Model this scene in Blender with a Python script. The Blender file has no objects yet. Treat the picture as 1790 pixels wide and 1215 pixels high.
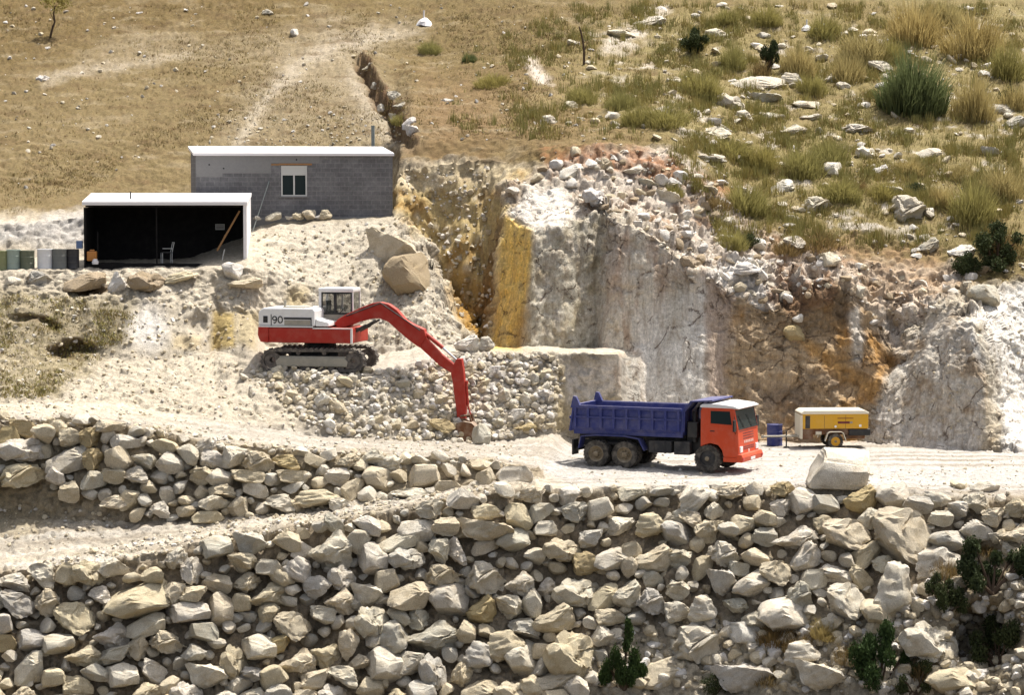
import bpy, bmesh, math, random
import numpy as np
from mathutils import Vector, Matrix, Euler
from mathutils.bvhtree import BVHTree

# ------------------------------------------------------------------ scene, camera, light
scene = bpy.context.scene
COL = scene.collection
rnd = random.Random(11)
rng = np.random.default_rng(7)

CU, CV, FP = 895.0, 607.5, 4725.0        # photo centre and focal length in photo pixels
CAM_Y, CAM_H, PITCH = -105.0, 11.2, math.radians(3.5)
cam_d = bpy.data.cameras.new('camera')
cam = bpy.data.objects.new('camera', cam_d)
COL.objects.link(cam)
cam.location = (0, CAM_Y, CAM_H)
cam.rotation_euler = (math.pi / 2 - PITCH, 0, 0)
cam_d.sensor_width = 36
cam_d.lens = 36 * FP / 1790
cam_d.clip_start = 1
cam_d.clip_end = 2000
scene.camera = cam

SUN = Vector((0.30, 0.23, 1.0)).normalized()
sun_d = bpy.data.lights.new('sun', 'SUN')
sun_d.energy = 4.2
sun_d.angle = math.radians(0.5)
sun_d.color = (1.0, 0.955, 0.88)
sun = bpy.data.objects.new('sun', sun_d)
COL.objects.link(sun)
sun.location = (30, 40, 80)
sun.rotation_euler = SUN.to_track_quat('Z', 'Y').to_euler()

world = bpy.data.worlds.new('World')
scene.world = world
world.use_nodes = True
wn = world.node_tree
bg = wn.nodes['Background']
sky = wn.nodes.new('ShaderNodeTexSky')
sky.sky_type = 'NISHITA'
sky.sun_disc = False
sky.sun_elevation = math.asin(SUN.z)
sky.sun_rotation = math.atan2(SUN.x, SUN.y)
hs = wn.nodes.new('ShaderNodeHueSaturation'); hs.inputs['Saturation'].default_value = 0.5
wn.links.new(sky.outputs[0], hs.inputs['Color']); wn.links.new(hs.outputs[0], bg.inputs[0])
sky.air_density = 0.7; sky.dust_density = 4.0; sky.ozone_density = 0.6
bg.inputs[1].default_value = 0.135
scene.view_settings.view_transform = 'Standard'
scene.view_settings.look = 'None'
scene.view_settings.gamma = 1
scene.view_settings.exposure = 0.80
scene.cycles.max_bounces = 6
scene.cycles.transparent_max_bounces = 12

# ------------------------------------------------------------------ helpers
def tag(o, label=None, cat=None, group=None, kind=None):
    if label: o['label'] = label
    if cat: o['category'] = cat
    if group: o['group'] = group
    if kind: o['kind'] = kind
    return o

def empty(name, loc, rz=0.0):
    o = bpy.data.objects.new(name, None)
    COL.objects.link(o)
    o.location = loc
    o.rotation_euler = (0, 0, rz)
    o.empty_display_size = 0.3
    return o

def link_mesh(name, me, parent=None, mat=None):
    o = bpy.data.objects.new(name, me)
    COL.objects.link(o)
    if parent: o.parent = parent
    if mat and not me.materials: me.materials.append(mat)
    return o

def np_mesh(name, verts, faces, smooth=True):
    """faces: (n,3) or (n,4) int array"""
    me = bpy.data.meshes.new(name)
    verts = np.asarray(verts, np.float32); faces = np.asarray(faces, np.int32)
    k = faces.shape[1]
    me.vertices.add(len(verts)); me.vertices.foreach_set('co', verts.ravel())
    me.loops.add(faces.size); me.loops.foreach_set('vertex_index', faces.ravel())
    me.polygons.add(len(faces))
    me.polygons.foreach_set('loop_start', np.arange(0, faces.size, k, dtype=np.int32))
    me.polygons.foreach_set('loop_total', np.full(len(faces), k, np.int32))
    me.polygons.foreach_set('use_smooth', np.full(len(faces), smooth, bool))
    me.update(calc_edges=True)
    return me

def set_col(me, col, name='Col'):
    a = me.color_attributes.new(name, 'FLOAT_COLOR', 'POINT')
    c = np.ones((len(col), 4), np.float32); c[:, :3] = col
    a.data.foreach_set('color', c.ravel())

class MB:
    """collects boxes, tubes, prisms and lathes and links them as ONE mesh object"""
    def __init__(s): s.v = []; s.f = []
    def add(s, vs, fs):
        b = len(s.v); s.v += [tuple(p) for p in vs]; s.f += [tuple(b + i for i in f) for f in fs]; return s
    def box(s, x0, x1, y0, y1, z0, z1, M=None):
        vs = [(x, y, z) for x in (x0, x1) for y in (y0, y1) for z in (z0, z1)]
        if M: vs = [M @ Vector(p) for p in vs]
        return s.add(vs, [(0, 1, 3, 2), (4, 6, 7, 5), (0, 4, 5, 1), (2, 3, 7, 6), (0, 2, 6, 4), (1, 5, 7, 3)])
    def prism(s, pts, y0, y1, M=None):
        """pts: outline in x,z (any direction), extruded from y0 to y1"""
        a = sum(pts[i][0] * pts[(i + 1) % len(pts)][1] - pts[(i + 1) % len(pts)][0] * pts[i][1] for i in range(len(pts)))
        if a < 0: pts = pts[::-1]
        n = len(pts)
        vs = [(x, y0, z) for x, z in pts] + [(x, y1, z) for x, z in pts]
        if M: vs = [M @ Vector(p) for p in vs]
        fs = [tuple(range(n)), tuple(range(2 * n - 1, n - 1, -1))]
        fs += [(i, i + n, (i + 1) % n + n, (i + 1) % n) for i in range(n)]
        return s.add(vs, fs)
    def strip(s, pts, th, y0, y1):
        """bent plate following pts in x,z, thickness th"""
        up = []; n = len(pts)
        for i, (x, z) in enumerate(pts):
            a = pts[max(i - 1, 0)]; b = pts[min(i + 1, n - 1)]
            d = Vector((b[0] - a[0], b[1] - a[1])).normalized()
            up.append((x - d.y * th, z + d.x * th))
        return s.prism(list(pts) + up[::-1], y0, y1)
    def tube(s, a, b, r, r2=None, n=12):
        a = Vector(a); b = Vector(b); r2 = r if r2 is None else r2
        q = (b - a).to_track_quat('Z', 'Y')
        vs = []
        for p, rr in ((a, r), (b, r2)):
            for i in range(n):
                t = 2 * math.pi * i / n
                vs.append(p + q @ Vector((rr * math.cos(t), rr * math.sin(t), 0)))
        fs = [(i, (i + 1) % n, (i + 1) % n + n, i + n) for i in range(n)]
        fs += [tuple(range(n - 1, -1, -1)), tuple(range(n, 2 * n))]
        return s.add(vs, fs)
    def lathe(s, prof, axis='Z', c=(0, 0, 0), n=24):
        """prof: list of (radius, height) revolved about an axis through c"""
        vs = []; m = len(prof); c = Vector(c)
        for i in range(n):
            t = 2 * math.pi * i / n; ct, st = math.cos(t), math.sin(t)
            for r, h in prof:
                p = (r * ct, r * st, h) if axis == 'Z' else (r * ct, h, r * st) if axis == 'Y' else (h, r * ct, r * st)
                vs.append(c + Vector(p))
        fs = [(i * m + j, ((i + 1) % n) * m + j, ((i + 1) % n) * m + j + 1, i * m + j + 1) for i in range(n) for j in range(m - 1)]
        return s.add(vs, fs)
    def build(s, name, mat, parent=None, bevel=0.0, smooth=False):
        me = bpy.data.meshes.new(name)
        me.from_pydata(s.v, [], s.f); me.update()
        bm = bmesh.new(); bm.from_mesh(me)
        bmesh.ops.recalc_face_normals(bm, faces=bm.faces)
        bm.to_mesh(me); bm.free()
        me.materials.append(mat)
        if smooth:
            me.polygons.foreach_set('use_smooth', np.ones(len(me.polygons), bool))
            me.set_sharp_from_angle(angle=math.radians(38))
        o = bpy.data.objects.new(name, me); COL.objects.link(o)
        if parent: o.parent = parent
        if bevel:
            b = o.modifiers.new('bevel', 'BEVEL'); b.width = bevel; b.segments = 2; b.limit_method = 'ANGLE'; b.angle_limit = math.radians(40)
        return o

def copy_tree(o, parent=None):
    c = o.copy(); COL.objects.link(c)
    if parent: c.parent = parent
    for ch in list(o.children): copy_tree(ch, c)
    return c

# --- noise
def _hash(ix, iy, iz, seed):
    h = (ix * 374761393 + iy * 668265263 + iz * 2147483647 + seed * 144665) & 0xFFFFFFFF
    h = ((h ^ (h >> 13)) * 1274126177) & 0xFFFFFFFF
    h = ((h ^ (h >> 16)) * 2246822519) & 0xFFFFFFFF
    return ((h ^ (h >> 15)) & 0xFFFFFF) / float(0xFFFFFF)

def vnoise(p, seed=0):
    p = np.asarray(p, np.float64)
    i = np.floor(p).astype(np.int64); f = p - i; f = f * f * f * (f * (f * 6 - 15) + 10)
    out = 0
    for dx in (0, 1):
        for dy in (0, 1):
            for dz in (0, 1):
                w = (f[:, 0] if dx else 1 - f[:, 0]) * (f[:, 1] if dy else 1 - f[:, 1]) * (f[:, 2] if dz else 1 - f[:, 2])
                out = out + w * _hash(i[:, 0] + dx, i[:, 1] + dy, i[:, 2] + dz, seed)
    return out * 2 - 1

def fbm(p, octv=4, seed=0, ridge=False):
    a = 1.0; out = 0; tot = 0; p = np.asarray(p, np.float64)
    for k in range(octv):
        n = vnoise(p, seed + k * 17)
        out = out + a * ((1 - 2 * np.abs(n)) if ridge else n); tot += a
        a *= 0.5; p = p * 2.03 + 3.7
    return out / tot

def facets(p, seed=0, slope=0.8):
    """broken-rock relief: every cell is a tilted plane of its own"""
    p = np.asarray(p, np.float64); i = np.floor(p).astype(np.int64)
    best = np.full(len(p), 1e9); val = np.zeros(len(p))
    for dx in (-1, 0, 1):
        for dy in (-1, 0, 1):
            for dz in (-1, 0, 1):
                cx, cy, cz = i[:, 0] + dx, i[:, 1] + dy, i[:, 2] + dz
                h = [_hash(cx, cy, cz, seed + k * 31) for k in range(7)]
                d = np.stack([cx + h[0], cy + h[1], cz + h[2]], 1) - p
                q = (d * d).sum(1)
                w = h[3] * 2 - 1 - slope * 2 * (d[:, 0] * (h[4] - .5) + d[:, 1] * (h[5] - .5) + d[:, 2] * (h[6] - .5)) * 2
                k = q < best; best = np.where(k, q, best); val = np.where(k, w, val)
    return val

# --- camera geometry: pixel (u,v) + world Y  ->  point
_c, _s = math.cos(PITCH), math.sin(PITCH)
def ray(u, v):
    a = (u - CU) / FP; b = (CV - v) / FP
    return np.stack(np.broadcast_arrays(a, _c + b * _s, -_s + b * _c), -1)
def pix(u, v, Y):
    r = ray(np.asarray(u, float), np.asarray(v, float)); t = (np.asarray(Y, float) - CAM_Y) / r[..., 1]
    return np.stack([r[..., 0] * t, np.asarray(Y, float) + 0 * t, CAM_H + r[..., 2] * t], -1)
def P(u, v, Y): return Vector(pix(u, v, Y).tolist())
def zY(v, z):
    return (CAM_H - z) / math.tan(PITCH + math.atan((v - CV) / FP)) + CAM_Y

# --- materials
def new_mat(name):
    m = bpy.data.materials.new(name); m.use_nodes = True
    nt = m.node_tree; return m, nt, nt.nodes, nt.links, nt.nodes['Principled BSDF']

def noise_node(N, L, scale, detail=4, rough=0.6, coord=None, stretch=None):
    n = N.new('ShaderNodeTexNoise'); n.inputs['Scale'].default_value = scale
    n.inputs['Detail'].default_value = detail; n.inputs['Roughness'].default_value = rough
    if coord is not None:
        if stretch:
            mp = N.new('ShaderNodeMapping'); mp.inputs['Scale'].default_value = stretch
            L.new(coord, mp.inputs[0]); coord = mp.outputs[0]
        L.new(coord, n.inputs['Vector'])
    return n.outputs['Fac']

def mrange(N, L, src, lo, hi, a, b):
    n = N.new('ShaderNodeMapRange'); L.new(src, n.inputs[0])
    for k, v in zip((1, 2, 3, 4), (lo, hi, a, b)): n.inputs[k].default_value = v
    return n.outputs[0]

def mixc(N, L, fac, a, b, mode='MIX'):
    n = N.new('ShaderNodeMix'); n.data_type = 'RGBA'; n.blend_type = mode
    if isinstance(fac, (int, float)): n.inputs[0].default_value = fac
    else: L.new(fac, n.inputs[0])
    for sock, x in ((n.inputs[6], a), (n.inputs[7], b)):
        if isinstance(x, tuple): sock.default_value = (*x[:3], 1)
        else: L.new(x, sock)
    return n.outputs[2]

def bump(N, L, b, h, strength, dist=0.05):
    n = N.new('ShaderNodeBump'); n.inputs['Strength'].default_value = strength; n.inputs['Distance'].default_value = dist
    L.new(h, n.inputs['Height']); L.new(n.outputs[0], b.inputs['Normal']); return n

DUST = (0.50, 0.44, 0.35)
def paint(name, col, rough=0.5, dust=0.35, var=0.25, metal=0.0, scale=3.0, spec=0.4):
    """worn paint or metal: colour varies, dust settles in blotches and on upward faces"""
    m, nt, N, L, b = new_mat(name)
    tc = N.new('ShaderNodeTexCoord').outputs['Object']
    n1 = noise_node(N, L, scale, 5, 0.65, tc); n2 = noise_node(N, L, scale * 6, 4, 0.7, tc)
    c = mixc(N, L, mrange(N, L, n2, 0.3, 0.7, 0, var), col, tuple(x * 0.55 for x in col))
    g = N.new('ShaderNodeNewGeometry'); sp = N.new('ShaderNodeSeparateXYZ'); L.new(g.outputs['Normal'], sp.inputs[0])
    up = mrange(N, L, sp.outputs[2], 0.2, 1.0, 0.0, dust)
    bl = mrange(N, L, n1, 0.42, 0.75, 0.0, dust)
    ad = N.new('ShaderNodeMath'); ad.operation = 'ADD'; ad.use_clamp = True; L.new(up, ad.inputs[0]); L.new(bl, ad.inputs[1])
    c = mixc(N, L, ad.outputs[0], c, DUST)
    L.new(c, b.inputs['Base Color']); b.inputs['Roughness'].default_value = rough; b.inputs['Metallic'].default_value = metal
    b.inputs['Specular IOR Level'].default_value = spec
    bump(N, L, b, n2, 0.15, 0.01)
    return m

def glass(name, tint=(0.02, 0.03, 0.03), see=0.0):
    m, nt, N, L, b = new_mat(name)
    b.inputs['Base Color'].default_value = (*tint, 1); b.inputs['Roughness'].default_value = 0.08
    if see:
        t = N.new('ShaderNodeBsdfTransparent'); mx = N.new('ShaderNodeMixShader'); mx.inputs[0].default_value = see
        L.new(b.outputs[0], mx.inputs[1]); L.new(t.outputs[0], mx.inputs[2]); L.new(mx.outputs[0], N['Material Output'].inputs[0])
    return m
# ------------------------------------------------------------------ the land: feature lines, each a list of (u, v, Y)
def zl(u, v, z): return (u, v, zY(v, z))
LINES = [
 ('deep',   [(0, 2300, -36)]),
 ('valley', [(0, 1500, -15), (1000, 1500, -14.5), (1790, 1500, -17)]),
 ('foot',   [(0, 1240, -10.4), (900, 1240, -9.3), (1300, 1240, -10.2), (1500, 1240, -11.5), (1790, 1240, -12.5)]),
 ('face',   [(0, 1120, -9.2), (600, 1120, -8.4), (900, 1100, -7.6), (1300, 1080, -8.0), (1500, 1080, -9.2), (1640, 1060, -10), (1700, 1040, -9.6), (1790, 1020, -10.2)]),
 ('rim',    [(0, 1000, -8.0), (150, 985, -7.8), (300, 962, -7.5), (450, 930, -7.0), (600, 905, -6.5), (750, 880, -6.0), (870, 857, -5.6), (1000, 853, -5.1), (1200, 849, -4.9), (1400, 851, -5.2), (1600, 858, -5.9), (1790, 872, -6.9)]),
 ('rampback', [(0, 905, -3.5), (230, 915, -4.5), (400, 905, -4.5), (530, 890, -4.5), (640, 872, -4.3), (800, 850, -4.0), (900, 838, -3.6), zl(960, 836, -0.08), zl(1400, 832, 0), zl(1790, 846, -0.1)]),
 ('roadedge', [(0, 735, -2.5), (130, 730, -2.5), (240, 748, -2.8), (380, 775, -3), (500, 786, -3), (640, 792, -3), (800, 800, -3), (900, 815, -3), zl(960, 822, 0.1), zl(1010, 815, 0.05), zl(1400, 812, 0), zl(1790, 822, 0)]),
 ('roadback', [(0, 705, 3.5), (200, 702, 3.5), (400, 742, 1.8), (560, 765, 3.2), (700, 769, 4), (800, 773, 5), (900, 770, 5.3), (965, 757, 5.7), zl(1000, 768, 0.4), zl(1090, 774, 0.2), zl(1130, 774, 0), zl(1500, 774, 0), zl(1540, 777, 0), zl(1650, 784, 0), zl(1790, 793, 0)]),
 ('bench',  [(0, 600, 8), (150, 622, 8), (230, 630, 7.6), (300, 626, 8), (362, 618, 8.6), (372, 614, 9.4), (450, 628, 7.2), (560, 656, 5.0), (650, 654, 5.6), (740, 628, 7), (800, 618, 8), (880, 616, 8.3), (980, 618, 7.6), (1080, 620, 7.4), (1094, 640, 11.8), (1130, 640, 12), (1200, 600, 12.1), (1280, 640, 12.3), (1400, 640, 12.2), (1500, 650, 12.2), (1550, 700, 10.9), (1600, 650, 11), (1650, 645, 9.8), (1705, 660, 8.4), (1722, 680, 8.2), (1748, 690, 9.6), (1790, 700, 10.6)]),
 ('benchback', [(0, 528, 10), (300, 528, 10), (362, 545, 9.8), (374, 540, 10.7), (440, 548, 10.7), (465, 606, 10.6), (560, 620, 11.3), (650, 620, 11.3), (740, 606, 11), (800, 604, 11.6), (845, 606, 14.5), (862, 606, 14.2), (930, 607, 12.4), (985, 607, 12.6), (1042, 607, 13.4), (1056, 608, 12.5), (1088, 610, 12.3), (1130, 600, 12.5), (1200, 560, 12.6), (1280, 590, 12.6), (1400, 590, 12.6), (1500, 590, 12.6), (1555, 645, 11.9), (1600, 605, 11.8), (1650, 580, 10.8), (1700, 572, 9.3), (1722, 605, 9.0), (1748, 603, 10.5), (1790, 612, 12.2)]),
 ('cliftop', [(0, 474, 12), (300, 471, 11.9), (430, 468, 12), (470, 472, 12.8), (500, 490, 12.9), (560, 505, 13.2), (650, 460, 15), (700, 402, 17), (720, 402, 16.9), (745, 442, 15.8), (770, 492, 14.6), (800, 560, 12.8), (815, 586, 12.3), (840, 590, 15.2), (855, 500, 16.8), (866, 430, 17), (882, 372, 17), (905, 395, 15.2), (930, 402, 14.3), (985, 398, 14), (1050, 372, 15.2), (1072, 384, 13.4), (1120, 402, 13.3), (1170, 432, 13.2), (1200, 472, 12.9), (1240, 478, 12.9), (1290, 522, 12.9), (1340, 545, 12.8), (1400, 535, 12.9), (1480, 500, 13.2), (1530, 555, 13), (1558, 615, 12.5), (1600, 570, 12.5), (1650, 530, 12), (1700, 545, 11), (1715, 560, 10.4), (1745, 545, 12.2), (1790, 535, 13.6)]),
 ('shelf',  [(0, 449, 17), (330, 449, 17), (430, 408, 16.8), (500, 394, 16.9), (560, 388, 17.2), (690, 380, 18.3), (702, 380, 18.8), (720, 398, 20), (745, 437, 20), (770, 487, 19.5), (800, 522, 18.5), (815, 530, 18), (845, 520, 18), (860, 420, 19), (882, 340, 18.5), (930, 325, 18.5), (985, 328, 17.5), (1050, 335, 17), (1120, 365, 17), (1200, 405, 16.5), (1300, 445, 15.5), (1400, 455, 15.5), (1500, 455, 16), (1600, 500, 15), (1700, 485, 15.5), (1790, 475, 15.5)]),
 ('hilledge', [(0, 395, 18.5), (150, 380, 19), (330, 384, 18.6), (430, 380, 19.5), (500, 376, 20), (688, 372, 20.5), (700, 310, 21), (720, 293, 21.5), (800, 288, 21.5), (860, 280, 21.5), (882, 285, 21.3), (930, 265, 21), (985, 256, 20.5), (1090, 252, 20), (1170, 275, 19.5), (1300, 385, 18), (1400, 400, 17.8), (1500, 400, 18), (1600, 430, 17.5), (1700, 430, 17.5), (1790, 405, 18.5)]),
 ('hillfoot', [(0, 335, 24), (150, 335, 24), (330, 372, 24), (560, 370, 24.3), (685, 366, 24), (702, 262, 23), (800, 252, 23.5), (930, 240, 23), (1090, 235, 22), (1170, 242, 21.5), (1300, 340, 21), (1500, 340, 21), (1790, 340, 22.5)]),
 ('hilllow', [(0, 240, 31), (330, 255, 30), (690, 250, 28.5), (720, 220, 27), (930, 200, 26.5), (1170, 190, 26.5), (1300, 230, 29), (1790, 230, 31)]),
 ('hillmid', [(0, 110, 42), (690, 110, 40), (930, 110, 36), (1300, 110, 39), (1790, 110, 41)]),
 ('hilltop', [(0, -10, 55), (690, -10, 52), (930, -10, 48), (1300, -10, 50), (1790, -10, 52)]),
 ('ridge',  [(0, -320, 90)]),
 ('beyond', [(0, -330, 160)]),
]
ROWS = [8, 34, 46, 52, 42, 60, 28, 62, 44, 62, 60, 26, 18, 50, 50, 48, 30, 6]
us = np.concatenate([np.linspace(-900, -70, 30), np.arange(-60, 1851, 2.9), np.linspace(1860, 2700, 30)])
nU = len(us)
LV = np.array([np.interp(us, [p[0] for p in pts], [p[1] for p in pts]) for _, pts in LINES])
LY = np.array([np.interp(us, [p[0] for p in pts], [p[2] for p in pts]) for _, pts in LINES])
# small wobble so that the edges are not ruled lines
for k in range(2, len(LINES) - 2):
    if 1 <= k <= 15:
        w = fbm(np.stack([us / 23.0, np.full(nU, k * 7.3), np.zeros(nU)], 1), 4, 40 + k)
        amp = {5: 2.0, 6: 2.5, 7: 1.0}.get(k, 4.5 if k < 12 else 0.8)
        LV[k] += w * amp
        if 8 <= k <= 11 or k in (2, 3):
            LY[k] += fbm(np.stack([us / 31.0, np.full(nU, k * 3.1), np.zeros(nU) + 9], 1), 4, 80 + k) * 0.3
for k in range(1, len(LINES)):
    LV[k] = np.minimum(LV[k], LV[k - 1] - 0.6)
rows_P, rows_band, rows_t = [], [], []
for k in range(len(LINES) - 1):
    A = pix(us, LV[k], LY[k]); B = pix(us, LV[k + 1], LY[k + 1])
    n = ROWS[k]
    ts = np.arange(n + (1 if k == len(LINES) - 2 else 0)) / n
    for t in ts:
        rows_P.append(A + (B - A) * t); rows_band.append(k); rows_t.append(t)
G = np.array(rows_P)                       # (R, U, 3)
R = G.shape[0]
band = np.repeat(np.array(rows_band), nU); tb = np.repeat(np.array(rows_t), nU)

def to_pix(p):
    d = p - np.array([0, CAM_Y, CAM_H])
    f = d[:, 1] * _c - d[:, 2] * _s; h = d[:, 1] * _s + d[:, 2] * _c
    return CU + FP * d[:, 0] / f, CV - FP * h / f

V0 = G.reshape(-1, 3)
U_, V_ = to_pix(V0)

def poly_sd(u, v, poly):
    """signed distance in photo pixels, positive inside"""
    poly = np.asarray(poly, float); best = np.full(len(u), 1e9); ins = np.zeros(len(u), bool)
    n = len(poly)
    for i in range(n):
        ax, ay = poly[i]; bx, by = poly[(i + 1) % n]
        dx, dy = bx - ax, by - ay
        t = np.clip(((u - ax) * dx + (v - ay) * dy) / (dx * dx + dy * dy + 1e-9), 0, 1)
        best = np.minimum(best, np.hypot(u - ax - t * dx, v - ay - t * dy))
        if ay != by:
            c = ((ay > v) != (by > v)) & (u < (bx - ax) * (v - ay) / (by - ay) + ax)
            ins ^= c
    return np.where(ins, best, -best)

NW = fbm(V0 * 0.9, 4, 5); NW2 = fbm(V0 * 0.9 + 50, 4, 6)
def mask(poly, feather=8.0, warp=14.0):
    u = U_ + NW * warp; v = V_ + NW2 * warp
    sd = poly_sd(u, v, poly)
    return np.clip(sd / feather * 0.5 + 0.5, 0, 1)
def ell(cx, cy, w, h, feather=0.35, warp=10.0, rot=0.0):
    u = U_ + NW * warp - cx; v = V_ + NW2 * warp - cy
    c, s = math.cos(math.radians(rot)), math.sin(math.radians(rot))
    x = (u * c - v * s) / (w / 2); y = (u * s + v * c) / (h / 2)
    return np.clip((1 - np.hypot(x, y)) / feather, 0, 1)

# --- displacement along the normal
gu = np.gradient(G, axis=1); gt = np.gradient(G, axis=0)
nr = np.cross(gu, gt); nr /= np.linalg.norm(nr, axis=2, keepdims=True) + 1e-9
NR = nr.reshape(-1, 3)
flip = NR[:, 1] > 0.3
NR[flip] *= -1
base_amp = np.array([.25, .3, .22, .2, .10, .16, .12, .12, .05, .15, .10, .16, .1, .1, .1, .12, .2, .3])[band]
road_part = (band == 6) | ((band == 4) | (band == 5)) & (U_ > 950)
cliff = np.clip(mask([(700, 640), (860, 620), (1095, 640), (1120, 775), (1540, 790), (1840, 800), (1840, 470), (1600, 520), (1480, 480), (1240, 450), (1110, 380), (1050, 340), (880, 320), (860, 270), (690, 280)], 6), 0, 1)
gul0 = mask([(690, 372), (690, 270), (860, 265), (930, 280), (890, 360), (868, 420), (850, 600), (805, 580), (760, 440)], 8, 8)
slope_l = mask([(680, 385), (715, 398), (800, 560), (812, 600), (812, 650), (600, 650), (600, 400)], 10, 4)
mid0 = mask([(1045, 612), (1062, 380), (1120, 395), (1175, 440), (1250, 480), (1200, 620), (1120, 770), (1090, 700)], 12, 6)
cliff = cliff * (1 - slope_l) * np.where((band <= 8) & (U_ < 1125), 0.12, 1)
cliff = np.where(band >= 7, cliff, 0) * np.where(band == 7, np.clip(tb * 6, 0.15, 1), 1)
amp = base_amp * (1 - cliff) + cliff * 0.16
smooth_face = mask([(1125, 790), (1110, 560), (1200, 500), (1235, 480), (1290, 560), (1268, 700), (1270, 790)], 14)
facet = mask([(858, 612), (884, 372), (930, 402), (936, 500), (912, 612)], 5, 3)
front = mask([(912, 612), (936, 400), (1050, 370), (1062, 612)], 6, 6)
crag = mask([(1515, 790), (1530, 690), (1600, 590), (1650, 540), (1710, 540), (1740, 660), (1745, 790)], 8)
cragw = mask([(1690, 575), (1725, 520), (1840, 490), (1840, 800), (1760, 790), (1730, 670)], 8)
amp = amp * (1 - 0.8 * smooth_face) * (1 - 0.7 * facet) * (1 - .6 * mid0) * (1 - .4 * front) * (1 - .5 * gul0)
flat_pad = mask([(430, 420), (690, 395), (690, 360), (330, 366), (330, 400)], 6, 2) + mask([(-60, 472), (440, 468), (440, 400), (-60, 440)], 5, 2)
amp = amp * (1 - 0.8 * np.clip(flat_pad, 0, 1))
n_big = fbm(V0 * 0.55, 3, 21); n_mid = fbm(V0 * 1.6, 4, 22, True); n_fin = fbm(V0 * 4.5, 3, 23)
stre = fbm(V0 * np.array([2.2, 2.2, 0.35]), 4, 24, True)
# stepped, blocky relief on the rock faces
blk = np.round((fbm(V0 * np.array([0.8, 0.8, 0.6]), 3, 26)) * 5) / 5
fc1 = facets(V0 * 1.3, 3); fc2 = facets(V0 * 3.1, 5); fc3 = facets(V0 * 0.6 * np.array([1.2, 1.2, 0.8]), 8)
disp = amp * (1.0 * n_big + 0.35 * n_mid + 0.5 * n_fin + 0.45 * fc2)
disp += cliff * (0.12 * stre + 0.22 * fc3 + 0.10 * fc1 + 0.04 * fc2) * (1 - .85 * smooth_face) * (1 - .85 * facet) * (1 - .55 * front) * (1 - .75 * mid0) * (1 - .7 * crag) * (1 - .7 * cragw) * (1 - .35 * gul0)
ptop = mask([(880, 372), (925, 322), (985, 318), (1020, 366), (980, 400), (930, 404)], 10, 5)
rough_top = (band >= 10) * np.where(band == 10, np.clip(tb * 5, 0, 1), 1) * (1 - ptop) * (1 - .8 * mid0) * mask([(880, 340), (1000, 270), (1180, 260), (1320, 400), (1560, 470), (1700, 470), (1560, 620), (1470, 500), (1330, 540), (1200, 470), (1110, 395), (1050, 370), (930, 395)], 12)
disp += rough_top * (0.06 * fc1 + 0.05 * fc2 + 0.08 * n_fin + .16 * n_big)
disp += (band >= 7) * (crag + cragw).clip(0, 1) * (0.16 * fc3 + 0.08 * fc1)
disp *= np.where(road_part, np.where(U_ < 950, .7, .25), 1); disp *= 1 - .6 * (crag + cragw).clip(0, 1) * (band >= 7) * (band <= 10); disp *= 1 - .35 * front * (band <= 9); och0 = mask([(1262, 790), (1280, 560), (1300, 520), (1470, 500), (1540, 560), (1585, 600), (1520, 710), (1500, 790)], 12, 14); disp *= 1 - .55 * och0 * (band <= 9); disp += och0 * (band <= 9) * (band >= 7) * (.16 * n_big + .12 * fbm(V0 * np.array([.6, .6, .9]) + V0[:, 2:3] * np.array([.5, 0, 0]), 3, 33, True)); disp *= (1 - .6 * ptop)
V1 = V0 + NR * disp[:, None]
# dark hollow under the shrubs, pits in the bank
def pit(cx, cy, w, h, d, rot=0):
    global V1
    e = ell(cx, cy, w, h, 0.7, 8, rot); e = e * e * (3 - 2 * e)
    V1 = V1 + np.stack([0 * e, d * e, -0.25 * d * e], 1)
pit(1725, 1115, 150, 150, 2.6); pit(1715, 985, 150, 90, 0.9)
pit(105, 614, 70, 30, 0.8, 10); pit(140, 606, 80, 26, 0.7, -12); pit(40, 556, 70, 18, 0.45); pit(85, 566, 60, 20, 0.5, -14); pit(150, 505, 90, 26, 0.6); pit(345, 568, 46, 50, 0.4)
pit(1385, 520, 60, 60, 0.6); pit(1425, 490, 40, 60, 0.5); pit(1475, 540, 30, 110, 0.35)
pit(820, 530, 90, 140, 0.8, 30)
# trench scarp on the hill: the far side of the cut stands higher
cut = [(628, 100), (650, 130), (662, 175), (684, 200), (705, 235), (722, 258)]
def cut_step():
    hf = fbm(V0 * 2.2, 3, 91); u = U_ + NW * 12 + hf * 9; v = V_ + NW2 * 12
    best = np.full(len(u), 1e9); sgn = np.zeros(len(u))
    for (ax, ay), (bx, by) in zip(cut[:-1], cut[1:]):
        dx, dy = bx - ax, by - ay
        t = np.clip(((u - ax) * dx + (v - ay) * dy) / (dx * dx + dy * dy), 0, 1)
        d = np.hypot(u - ax - t * dx, v - ay - t * dy); s = np.sign(dx * (v - ay) - dy * (u - ax))
        k = d < best; best = np.where(k, d, best); sgn = np.where(k, -s, sgn)
    return best * sgn
cs = cut_step()
endf = np.clip((V_ - 92) / 22, 0, 1) * np.clip((275 - V_) / 40, 0, 1)
hill_only = band >= 12
step = np.where(hill_only, np.clip(cs / 4 + 0.5, 0, 1) * np.exp(-np.clip(cs, 0, None) / 60.0) * endf, 0)
V1[:, 2] += 0.85 * step
trough = np.where(hill_only, np.exp(-((cs + 7) / 8.0) ** 2) * endf, 0)
V1[:, 2] -= 0.35 * trough
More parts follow.
